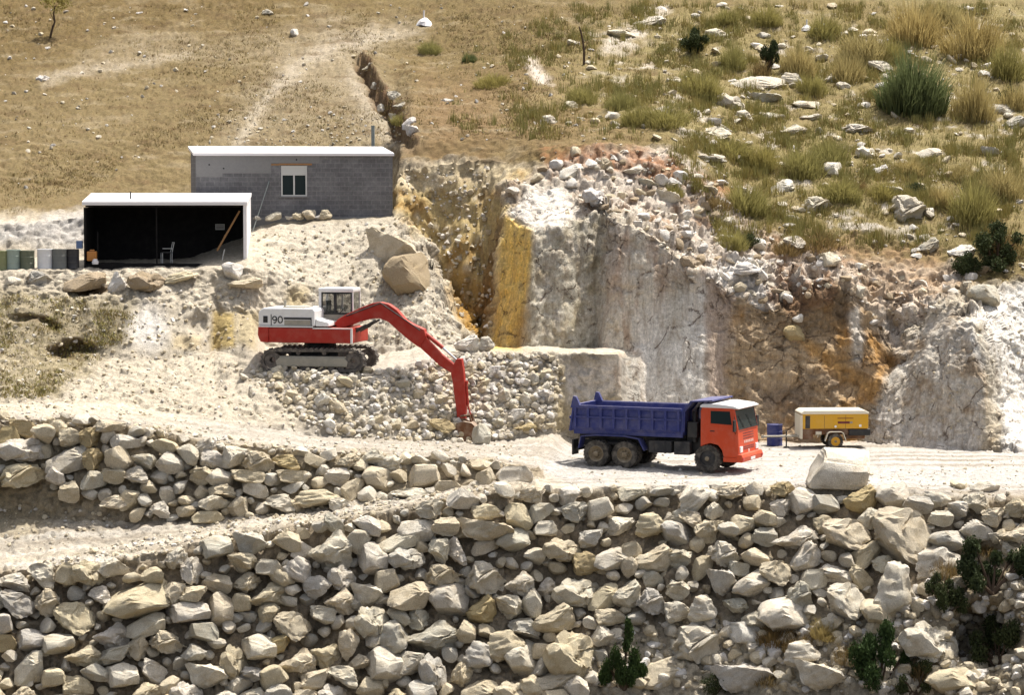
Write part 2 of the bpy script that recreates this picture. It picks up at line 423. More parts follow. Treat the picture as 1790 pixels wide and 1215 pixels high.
# soil lip above the gully
# --- colours (albedo of each kind of ground, with some light and shade painted in)
C = np.empty((len(V0), 3))
C[:] = (0.145, 0.106, 0.042)                                      # dry grass slope
ROCK_ONLY = np.ones(len(V0))
def blend(m, col):
    global C
    m = (np.clip(m, 0, 1) * ROCK_ONLY)[:, None]; C = C * (1 - m) + np.asarray(col, float) * m
DUSTC = (0.375, 0.342, 0.29); WHITE = (0.44, 0.42, 0.39); CREAM = (0.47, 0.415, 0.325); GREYR = (0.42, 0.385, 0.32)
OCHRE = (0.40, 0.23, 0.075); YEL = (0.55, 0.37, 0.12); BROWN = (0.22, 0.12, 0.055); SOIL = (0.30, 0.17, 0.09); OLIVE = (0.255, 0.215, 0.095)
n_h = fbm(V0 * 0.35, 4, 60); n_s = fbm(V0 * 2.2, 3, 61)
blend(mask([(-900, -300), (560, -300), (560, 40), (130, 110), (0, 280), (-900, 320)], 60, 40) * .6, (0.105, 0.07, 0.023))
blend(mask([(-900, 420), (300, 420), (640, 300), (640, 120), (560, 60), (300, 70), (120, 110), (-900, 260)], 60, 30) * 0.55, (0.19, 0.145, 0.072))
blend(mask([(420, 260), (720, 250), (690, 170), (620, 100), (700, 60), (560, 40), (480, 110)], 40, 20) * 0.65, (0.26, 0.212, 0.135))
blend(mask([(700, 280), (1000, 250), (1120, 240), (1000, 150), (740, 150)], 40, 30) * 0.6, (0.20, 0.125, 0.065))
blend(mask([(900, 200), (1100, 20), (2700, -300), (2700, 520), (1700, 470), (1250, 420), (1170, 250)], 60, 40) * (0.55 + 0.4 * n_h), OLIVE)
blend(np.clip(n_s * 1.6 - 0.25, 0, 1) * (band >= 12) * 0.5, (0.16, 0.10, 0.048))
blend(np.clip(fbm(V0 * 1.3 + 9, 4, 62) * 2.2 - 0.55, 0, 1) * (band >= 12) * 0.5, (0.235, 0.18, 0.09))
# pale limestone showing through the slope
blend(np.clip(fbm(V0 * 1.1, 4, 63) * 3 - 0.75, 0, 1) * mask([(1000, 60), (2700, 20), (2700, 480), (1250, 440), (1150, 240)], 50, 40), (0.52, 0.47, 0.40))
for tr in ([(600, 70), (690, 40), (740, 50), (620, 85), (520, 150), (470, 180), (440, 250), (380, 252), (430, 160), (500, 105)], [(560, 40), (585, 40), (640, 150), (700, 250), (640, 252), (600, 170)], [(150, 100), (230, 60), (420, 75), (560, 60), (560, 80), (400, 100), (230, 90)]):
    blend(mask(tr, 26, 22) * (.55 + .4 * n_s), (0.30, 0.25, 0.172))
for tr in ([(655, 48), (740, 52), (640, 78), (560, 100), (500, 150), (452, 205), (425, 262), (405, 262), (436, 196), (480, 140), (545, 85)], [(610, 110), (640, 150), (690, 240), (700, 262), (672, 262), (640, 200), (612, 150)], [(70, 145), (110, 125), (190, 108), (330, 92), (335, 100), (200, 120), (120, 140), (80, 155)]):
    blend(mask(tr, 9, 12) * (.75 + .4 * n_s), (0.40, 0.345, 0.26))
mott = fbm(V0 * np.array([.55, 1.6, 1.6]), 4, 97)
blend((band >= 12) * (U_ < 1150) * np.clip(mott * 3 - .5, 0, 1) * .6, (0.095, 0.06, 0.025)); blend((band >= 12) * (U_ < 1150) * np.clip(-mott * 3 - .7, 0, 1) * .5, (0.30, 0.245, 0.155))
blend(mask([(1120, 60), (1170, 20), (1150, 12), (1080, 60), (1050, 85), (1090, 85)], 10, 16) * 0.9, (0.58, 0.52, 0.44))
blend(mask([(912, 98), (930, 100), (965, 148), (940, 145)], 8, 10) * 0.9, (0.6, 0.53, 0.45))
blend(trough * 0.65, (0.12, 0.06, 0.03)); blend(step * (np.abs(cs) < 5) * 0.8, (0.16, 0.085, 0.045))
# everything worked by the quarry is pale dust
quarry = mask([(-900, 2400), (-900, 400), (140, 372), (330, 385), (680, 380), (690, 290), (860, 282), (900, 300), (1000, 285), (1150, 300), (1200, 380), (1330, 440), (1500, 470), (1640, 510), (1800, 500), (2700, 480), (2700, 2400)], 12, 14)
blend(quarry, CREAM)
blend(mask([(-60, 425), (20, 395), (150, 370), (150, 430), (60, 432)], 10) * 0.9, WHITE)
blend(mask([(430, 400), (690, 380), (800, 560), (800, 610), (460, 600), (470, 480)], 14) * 0.75, (0.50, 0.45, 0.36))
# track, terraces
blend(mask([(-900, 735), (240, 745), (500, 785), (900, 812), (1000, 850), (1250, 850), (1840, 868), (1840, 790), (1540, 776), (1100, 770), (840, 765), (560, 760), (380, 735), (-900, 700)], 9, 8), DUSTC)
blend(mask([(940, 815), (1000, 850), (1250, 848), (1840, 868), (1840, 786), (1400, 772), (1000, 772)], 10, 8) * 0.85, WHITE)
blend(mask([(-900, 985), (150, 965), (450, 915), (700, 880), (900, 845), (880, 838), (640, 878), (400, 910), (200, 925), (-900, 950)], 10) * 0.8, DUSTC)
# wheel ruts along the tracks
trk = (band == 6) | (band == 4)
rut = fbm(np.stack([V0[:, 0] * .12, V0[:, 1] * 2.3 + .25 * np.sin(V0[:, 0] * .3), V0[:, 2] * .4], 1), 4, 95)
blend(trk * np.clip(rut * 2.2, 0, 1) * .9, (0.27, 0.235, 0.185)); blend(trk * np.clip(-rut * 2.2 - .2, 0, 1) * .5, (0.56, 0.53, 0.48))
# weathered grassy earth of the bank
bank = mask([(-900, 690), (90, 690), (190, 610), (250, 545), (180, 520), (60, 510), (-900, 510)], 22, 26)
blend(bank * (0.75 + 0.3 * n_h), (0.27, 0.225, 0.135))
blend(bank * np.clip(fbm(V0 * 1.2, 4, 64) * 2, 0, 1) * 0.7, (0.19, 0.16, 0.08))
blend(ell(122, 610, 110, 36, .8, 24) * .9, (0.12, 0.08, 0.045)); blend(ell(62, 562, 110, 26, .8, 20) * .8, (0.14, 0.095, 0.05))  # dark patches paint shade into the pits of the bank
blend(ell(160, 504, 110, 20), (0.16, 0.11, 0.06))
blend(ell(260, 575, 90, 110, 0.6) * 0.8, (0.70, 0.66, 0.60))
blend(mask([(368, 612), (372, 545), (412, 548), (410, 608)], 5, 4), (0.42, 0.32, 0.14)); blend(mask([(412, 600), (414, 540), (450, 548), (448, 610)], 6, 4), (0.42, 0.35, 0.22))
blend(mask([(300, 612), (306, 585), (350, 585), (350, 612)], 5, 4), (0.45, 0.37, 0.24))
blend(ell(520, 520, 60, 60, .6) * .7, (0.48, 0.38, 0.2)); blend(ell(760, 660, 500, 140, .6) * .4, WHITE)
# ramp foot, and bank soil darkened to stand for shade between boulders
blend(mask([(-60, 940), (60, 930), (140, 880), (120, 850), (-60, 850)], 15) * 0.7, (0.32, 0.27, 0.17))
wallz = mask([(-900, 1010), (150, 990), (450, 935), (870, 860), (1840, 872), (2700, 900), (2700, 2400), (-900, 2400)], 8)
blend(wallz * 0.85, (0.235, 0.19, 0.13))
blend((band == 5) * (U_ < 950) * 0.7, (0.29, 0.235, 0.15))
blend(mask([(900, 1400), (960, 1150), (1200, 1090), (1500, 1090), (1840, 1080), (2700, 1400)], 30, 30) * (0.6 + .4 * n_s), (0.46, 0.41, 0.31))
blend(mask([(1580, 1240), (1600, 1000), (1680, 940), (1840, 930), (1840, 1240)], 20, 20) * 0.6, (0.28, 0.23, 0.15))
# rock faces
ROCK_ONLY = (band >= 7) * 1.0
gully = mask([(690, 372), (690, 300), (860, 285), (930, 300), (890, 360), (868, 420), (850, 600), (805, 580), (760, 440)], 8, 8)
blend(gully, (0.47, 0.36, 0.17)); blend(gully * np.clip(fbm(V0 * 1.5, 4, 65) * 2.2, 0, 1) * 0.8, (0.34, 0.20, 0.06))
blend(gully * np.clip(fbm(V0 * 2.5, 4, 66) * 2.4 - .35, 0, 1) * 0.8, (0.62, 0.55, 0.42))
blend(mask([(690, 330), (690, 296), (860, 285), (920, 290), (880, 340), (800, 330)], 10) * 0.5, (0.55, 0.48, 0.36))
blend(mask([(780, 500), (810, 505), (850, 545), (850, 600), (805, 580)], 8), (0.36, 0.20, 0.045)); blend(mask([(840, 600), (850, 470), (872, 400), (884, 378), (868, 470), (858, 605)], 4, 3), (0.24, 0.15, 0.06))  # narrow brown strip paints shadow on the gully's side wall
stk = np.clip(fbm(V0 * np.array([3.0, 3.0, 0.25]), 4, 67) * 1.5 + 0.3, 0, 1)
blend(facet, (0.80, 0.54, 0.15)); blend(facet * stk * 0.5, (0.62, 0.47, 0.22)); blend(mask([(895, 612), (905, 560), (935, 480), (930, 612)], 8, 5) * .8, (0.34, 0.22, 0.09))
blend(front, (0.51, 0.465, 0.37)); blend(front * np.clip(fbm(V0 * 1.4, 4, 68) * 2.2, 0, 1) * 0.7, (0.30, 0.25, 0.15)); blend(front * np.clip(fbm(V0 * 2, 4, 69) * 2.5 - .5, 0, 1) * .6, (0.58, 0.53, 0.46))
mid = mask([(1045, 612), (1062, 380), (1120, 395), (1175, 440), (1250, 480), (1200, 620), (1120, 770), (1090, 700)], 8, 6)
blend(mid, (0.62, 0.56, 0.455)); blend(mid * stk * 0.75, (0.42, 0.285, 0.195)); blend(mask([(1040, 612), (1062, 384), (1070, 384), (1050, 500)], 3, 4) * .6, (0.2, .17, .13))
blend(mask([(1040, 612), (1062, 390), (1088, 395), (1050, 612)], 6, 6) * .6, (0.47, 0.44, 0.38))
blend(smooth_face, (0.70, 0.66, 0.585)); blend(mask([(1160, 600), (1165, 490), (1200, 480), (1200, 590)], 14) * .5, (0.33, 0.29, 0.21))
pink = mask([(1232, 560), (1234, 490), (1250, 478), (1290, 510), (1285, 560), (1262, 790), (1240, 790)], 6, 5); blend(pink * .85, (0.40, 0.30, 0.225))
och = mask([(1262, 790), (1280, 560), (1300, 520), (1470, 500), (1540, 560), (1585, 600), (1520, 710), (1500, 790)], 12, 14)
blend(och, (0.45, 0.33, 0.20)); blend(och * np.clip(fbm(V0 * 0.9 + 4, 4, 70) * 2.4, 0, 1) * 0.9, (0.42, 0.22, 0.06)); blend(och * np.clip(fbm(V0 * 1.1 + 14, 4, 71) * 2.4, 0, 1) * 0.8, (0.22, 0.165, 0.115))
blend(och * stk * .3, (0.40, 0.34, 0.27))
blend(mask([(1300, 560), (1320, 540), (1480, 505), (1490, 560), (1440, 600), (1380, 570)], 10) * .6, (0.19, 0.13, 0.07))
blend(mask([(1360, 570), (1420, 590), (1500, 650), (1560, 700), (1540, 710), (1440, 640)], 8) * .8, (0.42, 0.24, 0.08))
blend(mask([(1484, 550), (1500, 530), (1512, 600), (1505, 640), (1490, 630)], 5, 4) * .9, (0.6, 0.55, 0.47))
blend(mask([(1550, 560), (1580, 600), (1570, 625), (1530, 570), (1535, 540)], 6) * .8, (0.6, 0.52, 0.42))
blend(crag, (0.56, 0.51, 0.43)); blend(crag * np.clip(fbm(V0 * 1.2 + 4, 4, 72) * 2.4, 0, 1) * .8, (0.31, 0.22, 0.13)); blend(crag * np.clip(fbm(V0 * 1.7, 4, 73) * 2.4 - .3, 0, 1) * .7, (0.6, 0.55, 0.47))
blend(mask([(1520, 790), (1530, 720), (1600, 735), (1700, 745), (1715, 720), (1725, 790)], 10, 10) * .9, (0.58, 0.54, 0.48)); blend(mask([(1750, 800), (1755, 720), (1840, 720), (1840, 800)], 12) * .8, (0.53, 0.50, 0.45))  # grey patch at the lower right paints that wall's shade
blend(cragw * .95, (0.72, 0.69, 0.63)); blend(mask([(1716, 790), (1720, 640), (1700, 570), (1715, 560), (1745, 650), (1750, 790)], 6, 5) * .6, (0.36, 0.30, 0.20))  # sunlit flank painted whiter, shaded strip along the crest painted darker
blend(rough_top, (0.55, 0.48, 0.40)); blend(rough_top * np.clip(fbm(V0 * 1.5, 4, 74) * 2.6 - .1, 0, 1) * .85, (0.30, 0.175, 0.095))
blend(mask([(885, 372), (925, 330), (985, 325), (1010, 370), (980, 398), (930, 400)], 7, 6) * .9, (0.70, 0.65, 0.58))
blend(mask([(1240, 480), (1260, 455), (1330, 460), (1350, 540), (1300, 520)], 8) * .9, (0.70, 0.66, 0.60))
blend(mask([(950, 262), (1110, 255), (1200, 300), (1290, 330), (1260, 350), (1080, 300), (960, 300)], 8, 12) * (0.5 + .8 * n_s), (0.32, 0.145, 0.065))
blend(mask([(1290, 440), (1330, 400), (1500, 420), (1640, 440), (1640, 480), (1500, 470), (1400, 465)], 14, 16) * (.5 + .6 * n_s), (0.34, 0.215, 0.12))
blend(mask([(1480, 470), (1640, 470), (1700, 500), (1620, 520), (1560, 560), (1500, 520)], 14, 18) * .7, (0.42, 0.30, 0.19))
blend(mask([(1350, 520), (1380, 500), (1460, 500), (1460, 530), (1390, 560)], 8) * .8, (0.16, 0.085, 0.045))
ROCK_ONLY = np.ones(len(V0))
blend(mask([(968, 755), (972, 640), (985, 640), (995, 755)], 4, 3) * .9, (0.40, 0.33, 0.20))
blend(mask([(985, 700), (985, 632), (1085, 625), (1078, 690)], 6) * .8, (0.68, 0.63, 0.56)); blend(mask([(990, 770), (995, 700), (1078, 690), (1090, 770)], 6) * .8, (0.45, 0.38, 0.27)); blend(mask([(1084, 772), (1084, 626), (1118, 626), (1120, 772)], 5, 4) * .8, (0.38, 0.36, 0.32))
C = np.clip(C * (1 + 0.10 * n_fin[:, None]), 0.02, 0.85)

idx = np.arange(R * nU).reshape(R, nU)
F4 = np.stack([idx[:-1, :-1], idx[:-1, 1:], idx[1:, 1:], idx[1:, :-1]], -1).reshape(-1, 4)
fband = np.repeat(np.array(rows_band)[:-1], nU - 1)
fu = U_[F4[:, 0]]

def ground_material(cliff_=False):
    m, nt, N, L, b = new_mat('cut_rock' if cliff_ else 'ground')
    at = N.new('ShaderNodeAttribute'); at.attribute_name = 'Col'
    ps = N.new('ShaderNodeNewGeometry').outputs['Position']
    n1 = noise_node(N, L, 1.3, 6, 0.7, ps); n2 = noise_node(N, L, 7.0, 5, 0.7, ps); n3 = noise_node(N, L, 26.0, 3, 0.6, ps)
    c = mixc(N, L, mrange(N, L, n1, 0.3, 0.7, 0.0, 0.12 if cliff_ else 0.30), at.outputs['Color'], (0.16, 0.11, 0.06), 'MIX')
    f2 = mrange(N, L, n2, 0.28, 0.72, 0.62, 1.30)
    c = mixc(N, L, 1.0, c, f2, 'MULTIPLY')
    f3 = mrange(N, L, n3, 0.3, 0.7, 0.78, 1.2)
    c = mixc(N, L, 1.0, c, f3, 'MULTIPLY')
    hgt = None
    if cliff_:
        # saw and drill marks run down the cut faces, cracks cross them
        s1 = noise_node(N, L, 1.0, 5, 0.65, ps, (3.2, 3.2, 0.16)); s2 = noise_node(N, L, 1.0, 4, 0.7, ps, (11, 11, 0.5))
        c = mixc(N, L, mrange(N, L, s1, 0.46, 0.66, 0, 0.42), c, (0.25, 0.175, 0.10))
        c = mixc(N, L, 1.0, c, mrange(N, L, s2, 0.3, 0.7, 0.78, 1.2), 'MULTIPLY')
        vo = N.new('ShaderNodeTexVoronoi'); vo.feature = 'DISTANCE_TO_EDGE'; vo.inputs['Scale'].default_value = 0.55
        wv = N.new('ShaderNodeVectorMath'); wv.operation = 'MULTIPLY_ADD'; L.new(noise_node(N, L, 1.7, 4, .6, ps), wv.inputs[0]); wv.inputs[1].default_value = (1.1, 1.1, 1.1); L.new(ps, wv.inputs[2]); L.new(wv.outputs[0], vo.inputs['Vector'])
        ck = mrange(N, L, vo.outputs['Distance'], 0.004, 0.03, 1.0, 0.0)
        gate = N.new('ShaderNodeMath'); gate.operation = 'MULTIPLY'; L.new(ck, gate.inputs[0]); L.new(mrange(N, L, n1, 0.47, 0.56, 0, .8), gate.inputs[1])
        c = mixc(N, L, gate.outputs[0], c, (0.09, 0.06, 0.04))
        sm = N.new('ShaderNodeMath'); sm.operation = 'MULTIPLY_ADD'; L.new(gate.outputs[0], sm.inputs[0]); sm.inputs[1].default_value = -1.2; L.new(s2, sm.inputs[2]); hgt = sm.outputs[0]
    L.new(c, b.inputs['Base Color']); b.inputs['Roughness'].default_value = 0.95; b.inputs['Specular IOR Level'].default_value = 0.15
    ad = N.new('ShaderNodeMath'); ad.operation = 'ADD'; L.new(n2, ad.inputs[0]); L.new(hgt or n3, ad.inputs[1])
    bump(N, L, b, ad.outputs[0], 0.6 if cliff_ else 0.55, 0.12 if cliff_ else 0.09)
    return m
M_GROUND = ground_material()
M_CLIFF = ground_material(True)

def part_mesh(name, sel, kind='structure', label=None, cat=None):
    f = F4[sel]; used = np.unique(f); remap = np.full(len(V1), -1); remap[used] = np.arange(len(used))
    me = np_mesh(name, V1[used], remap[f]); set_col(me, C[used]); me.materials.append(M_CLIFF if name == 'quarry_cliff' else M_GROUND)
    o = link_mesh(name, me); tag(o, label, cat, None, kind); return o
bA = fband
is_cliff = ((bA >= 7) & (bA <= 10) & (fu > 690)) & ~((bA == 8) & (fu < 1094)) & ~((bA == 7) & (fu < 1094)) 
is_road = (bA == 6) | ((bA == 5) & (fu > 955)) | ((bA == 4) & (fu > 955))
is_ramp = (bA == 4) & ~is_road
is_emb = (bA <= 3) | ((bA == 5) & ~is_road)
is_hill = bA >= 12
is_bank = ~(is_cliff | is_road | is_ramp | is_emb | is_hill)
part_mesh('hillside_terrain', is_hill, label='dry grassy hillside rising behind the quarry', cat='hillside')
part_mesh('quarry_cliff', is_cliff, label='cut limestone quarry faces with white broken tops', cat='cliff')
part_mesh('dirt_road', is_road, label='white dusty track and terrace the truck stands on', cat='road')
part_mesh('ramp_path', is_ramp, label='dusty ramp running down between the two stone walls', cat='path')
part_mesh('embankment_terrain', is_emb, label='earth bank behind the stacked boulders', cat='embankment')
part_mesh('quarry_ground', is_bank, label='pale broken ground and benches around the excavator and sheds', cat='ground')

BVH = BVHTree.FromPolygons(V1.tolist(), F4.tolist())
CAM_P = Vector((0, CAM_Y, CAM_H))
def hit(u, v):
    d = Vector(ray(float(u), float(v)).tolist()).normalized()
    loc, n, i, dist = BVH.ray_cast(CAM_P, d, 400)
    if loc is None: return P(u, v, 40), Vector((0, 0, 1))
    if n.dot(d) > 0: n = -n
    return loc, n
def drop(x, y):
    loc, n, i, d = BVH.ray_cast(Vector((x, y, 60)), Vector((0, 0, -1)), 200)
    return loc.z if loc else 0.0
def ppm(loc): return FP / (loc.y - CAM_Y)
# ------------------------------------------------------------------ stones
def rock_material(name, per_object):
    m, nt, N, L, b = new_mat(name)
    tc = N.new('ShaderNodeTexCoord').outputs['Object']
    ps = N.new('ShaderNodeNewGeometry').outputs['Position']
    if per_object:
        oi = N.new('ShaderNodeObjectInfo'); col = oi.outputs['Color']
        of = N.new('ShaderNodeVectorMath'); of.operation = 'ADD'; L.new(ps, of.inputs[0])
        ps = of.outputs[0]
    else:
        at = N.new('ShaderNodeAttribute'); at.attribute_name = 'Col'; col = at.outputs['Color']
    n1 = noise_node(N, L, 2.2, 5, 0.65, ps); n2 = noise_node(N, L, 9.0, 5, 0.7, ps); n3 = noise_node(N, L, 34.0, 3, 0.6, ps)
    c = mixc(N, L, mrange(N, L, n1, 0.45, 0.72, 0.0, 0.55), col, (0.36, 0.27, 0.15))
    c = mixc(N, L, mrange(N, L, n2, 0.55, 0.75, 0.0, 0.35), c, (0.23, 0.21, 0.17))
    c = mixc(N, L, 1.0, c, mrange(N, L, n3, 0.3, 0.7, 0.75, 1.2), 'MULTIPLY')
    L.new(c, b.inputs['Base Color']); b.inputs['Roughness'].default_value = 0.93; b.inputs['Specular IOR Level'].default_value = 0.15
    ad = N.new('ShaderNodeMath'); ad.operation = 'ADD'; L.new(n2, ad.inputs[0]); L.new(n3, ad.inputs[1])
    bump(N, L, b, ad.outputs[0], 0.8, 0.09)
    return m
M_ROCK = rock_material('limestone', True)
M_RUBBLE = rock_material('limestone_rubble', False)

def ico(sub):
    bm = bmesh.new(); bmesh.ops.create_icosphere(bm, subdivisions=sub, radius=1.0)
    v = np.array([x.co[:] for x in bm.verts]); f = np.array([[a.index for a in x.verts] for x in bm.faces]); bm.free()
    return v, f
ICO = {k: ico(k) for k in (2, 3, 4)}
def rock_verts(sub, seed, rough=0.05, cuts=14, box=0.0):
    """a broken block: a ball cut back by random planes, then roughened"""
    r = np.random.default_rng(seed); v = ICO[sub][0] * np.array([1.25, 1, .9]) ; v = v / 1.05
    if box: v = np.sign(v) * np.abs(v) ** box; v = v + np.outer(v[:, 2], [.12, 0, 0])
    for k in range(cuts):
        n = r.normal(size=3); n /= np.linalg.norm(n); d = r.uniform(0.36, 0.74) * (1.3 if box else 1)
        h = v @ n - d; k_ = h > 0
        v[k_] -= np.outer(h[k_], n) * 0.94
    b0 = ICO[sub][0]; v += b0 * (fbm(b0 * 2.3 + seed, 3, seed) * rough * 1.7 + facets(b0 * 2.6 + seed, seed) * rough * .4 + fbm(b0 * 7 + seed, 3, seed + 3) * rough * 0.9)[:, None]
    lo, hi = v.min(0), v.max(0)
    return (v - (lo + hi) / 2) / ((hi - lo) / 2)
ROCKS = []
for i in range(36):
    me = np_mesh('rock', rock_verts(4, 100 + i, rough=0.035 + 0.03 * (i % 3), box=.5 if i % 3 == 0 else 0), ICO[4][1], smooth=True)
    me.set_sharp_from_angle(angle=math.radians(30))
    me.materials.append(M_ROCK); ROCKS.append(me)

TONES = {'pale': (0.66, 0.60, 0.49), 'cream': (0.62, 0.535, 0.385), 'grey': (0.52, 0.485, 0.41), 'ochre': (0.48, 0.38, 0.21), 'white': (0.70, 0.66, 0.60), 'brown': (0.38, 0.30, 0.205)}
def boulder(name, u, v, w, h, rot=0.0, tone='cream', depth=None, sink=0.25, mesh=None, jit=True, fwd=0.0):
    loc, n = hit(u, v); s = ppm(loc)
    rx, rz = w / 2 / s, h / 2 / s
    ry = depth if depth else 0.5 * (rx + rz) * rnd.uniform(0.75, 1.0)
    o = bpy.data.objects.new(name, mesh or ROCKS[rnd.randrange(26)]); COL.objects.link(o)
    o.scale = (rx, ry, rz)
    o.rotation_euler = (rnd.uniform(-.2, .2) if jit else 0, -math.radians(rot) * -1 * -1, 0)
    o.location = loc + Vector((0, (sink - 0.35) * ry - fwd, 0))
    c = TONES[tone]; k = rnd.uniform(0.9, 1.1); o.color = (c[0] * k, c[1] * k, c[2] * k * rnd.uniform(.94, 1.04), 1)
    return o

# stones traced from the photograph: centre, width, height, tilt (degrees, anticlockwise)
LOWER = [(243,1055,104,48,18),(137,1080,68,54,0),(258,1090,60,37,0),(330,1068,74,34,3),(387,1063,43,54,0),(303,1038,34,54,-38),(339,1035,47,28,0),(382,1018,50,30,-8),(432,1018,50,32,0),(469,1040,68,38,16),(426,983,50,34,0),(470,988,46,26,-6),(525,996,48,40,-40),(578,960,70,68,0),(514,1028,34,22,0),(556,1025,46,38,0),(337,996,36,44,0),(77,1001,50,38,-18),(27,1016,54,30,0),(35,1053,64,38,-18),(121,999,38,36,-20),(137,1040,32,28,0),(178,1038,38,30,0),(231,1011,42,20,10),(513,1093,57,48,0),(359,1103,48,34,-8),(295,1120,62,34,-8),(198,1110,58,44,0),(101,1123,62,32,12),(58,1117,58,36,0),(14,1120,34,30,0),(148,1145,58,36,0),(205,1142,50,28,8),(245,1130,32,38,0),(54,1164,44,50,0),(97,1180,44,28,0),(365,1177,70,40,0),(315,1160,34,26,0),(454,1130,58,42,0),(521,1157,60,50,0),(478,1180,48,36,20),(588,1090,26,26,0),(411,1157,42,62,0),(543,1120,34,24,0),(436,1076,34,24,0),(471,1070,36,28,0),(506,1050,36,18,0),(402,1097,28,24,0),(10,1088,30,34,0),
 (652,975,50,52,0),(711,974,58,36,6),(697,944,68,32,6),(730,922,54,38,-28),(670,922,34,24,0),(779,919,46,30,4),(850,926,100,36,-4),(850,894,48,28,4),(907,902,50,40,-34),(945,894,42,30,0),(1007,892,48,32,0),(848,956,44,24,0),(797,962,28,48,14),(768,959,36,42,-20),(774,1003,64,36,8),(850,1008,72,52,0),(716,1038,60,52,-16),(784,1050,66,56,0),(644,1036,56,38,0),(982,959,62,38,0),(952,922,40,24,0),(1032,939,38,30,0),(935,971,36,28,0),(1024,983,44,38,0),(1007,1033,78,48,6),(964,1080,72,44,10),(890,1061,44,42,0),(928,1051,36,46,-10),(955,1025,32,30,0),(1031,1088,34,20,0),(1136,976,72,44,6),(1083,919,52,28,6),(1138,916,52,38,0),(1190,899,42,26,-10),(1124,879,32,28,0),(1104,862,48,20,0),(1153,859,46,18,0),(1026,860,30,26,0),(995,865,38,28,0),(928,859,46,28,0),(883,859,42,20,-6),(1156,879,34,18,0),(752,1110,92,54,0),(815,1102,32,36,0),(650,1083,52,54,16),(690,1115,46,58,0),(611,1125,34,50,0),(672,1160,62,58,0),(757,1172,44,58,0),(731,1080,36,34,24),(885,1125,62,48,10),(1000,1140,92,80,0),(912,1155,56,52,0),
 (1386,939,76,40,4),(1576,937,108,90,-8),(1478,932,82,50,0),(1500,870,52,46,0),(1601,880,46,28,-8),(1512,970,52,30,28),(1478,1050,66,60,0),(1532,1073,58,40,-8),(1458,1004,62,30,-10),(1502,1010,44,28,-36),(1404,973,54,42,28),(1370,1080,84,56,8),(1400,1140,60,38,0),(1430,1178,86,44,-8),(1359,1043,30,28,0),(1560,1030,62,92,-14),(1267,966,60,38,-10),(1320,972,52,28,-12),(1277,858,56,26,0),(1675,850,46,20,-6),(1672,892,38,32,0),(1227,990,34,38,0),(1290,993,34,28,0),(1690,1185,34,24,0),(1708,1172,46,46,0),(1270,925,34,28,-14),(1218,952,26,32,0),(1207,905,42,26,-14),(1247,893,32,32,0),(1185,1030,40,34,0),(1140,1010,34,28,0),(1100,990,30,34,0),(1420,1010,44,34,0),(1330,905,46,28,10),(1310,880,36,26,0),(1365,885,40,28,0),(1440,880,44,30,0),(1640,905,40,26,0),(1735,900,44,30,0),(1770,885,40,28,0),(1700,925,54,34,0)]
MID = [(42,748,42,30,0),(79,758,40,34,-14),(104,750,30,32,0),(142,735,36,24,0),(161,762,36,32,0),(188,765,28,32,0),(192,745,60,20,-4),(225,772,54,22,-18),(236,755,44,20,-26),(126,763,38,30,0),(44,784,82,40,6),(124,802,72,40,0),(44,828,94,38,14),(355,830,40,32,0),(386,833,42,28,0),(436,833,56,24,0),(513,833,52,26,4),(390,857,46,24,4),(352,858,28,26,30),(293,863,28,32,0),(317,852,42,20,4),(262,850,32,24,0),(376,878,52,28,0),(325,875,38,20,14),(281,890,34,28,0),(325,894,32,22,14),(364,902,56,20,0),(241,897,36,24,0),(200,877,44,22,12),(184,865,28,24,30),(557,869,74,28,4),(491,877,50,28,0),(515,853,44,18,0),(557,845,32,26,0),(449,852,46,24,-24),(255,874,36,20,10),(659,840,48,40,-10),(697,835,36,26,0),(741,830,52,36,0),(781,822,30,24,0),(812,823,28,22,0),(781,850,48,28,0),(720,862,66,20,0),(850,840,32,36,20),(898,828,62,28,0),(455,805,60,34,0),(410,800,52,36,0),(500,806,48,24,0),(550,806,40,22,0),(610,806,44,24,0),(590,832,42,28,0),(630,815,38,24,0),(680,806,46,22,0),(735,805,44,20,0),(560,824,30,20,0),(300,808,44,36,0),(255,808,44,32,0),(210,800,46,40,-30),(330,790,40,30,-20),(290,780,46,24,-20),(165,800,34,36,0),(200,830,42,28,0),(240,830,40,30,10),(280,836,34,26,0),(18,760,36,30,0),(15,790,30,30,0),(840,812,40,20,0),(770,798,40,18,0)]

def pick_tone(u, v, lower):
    q = rnd.random()
    if lower: return 'pale' if q < .42 else 'grey' if q < .58 else 'cream' if q < .975 else 'ochre'
    return 'cream' if q < .52 else 'ochre' if q < .60 else 'pale' if q < .95 else 'grey'

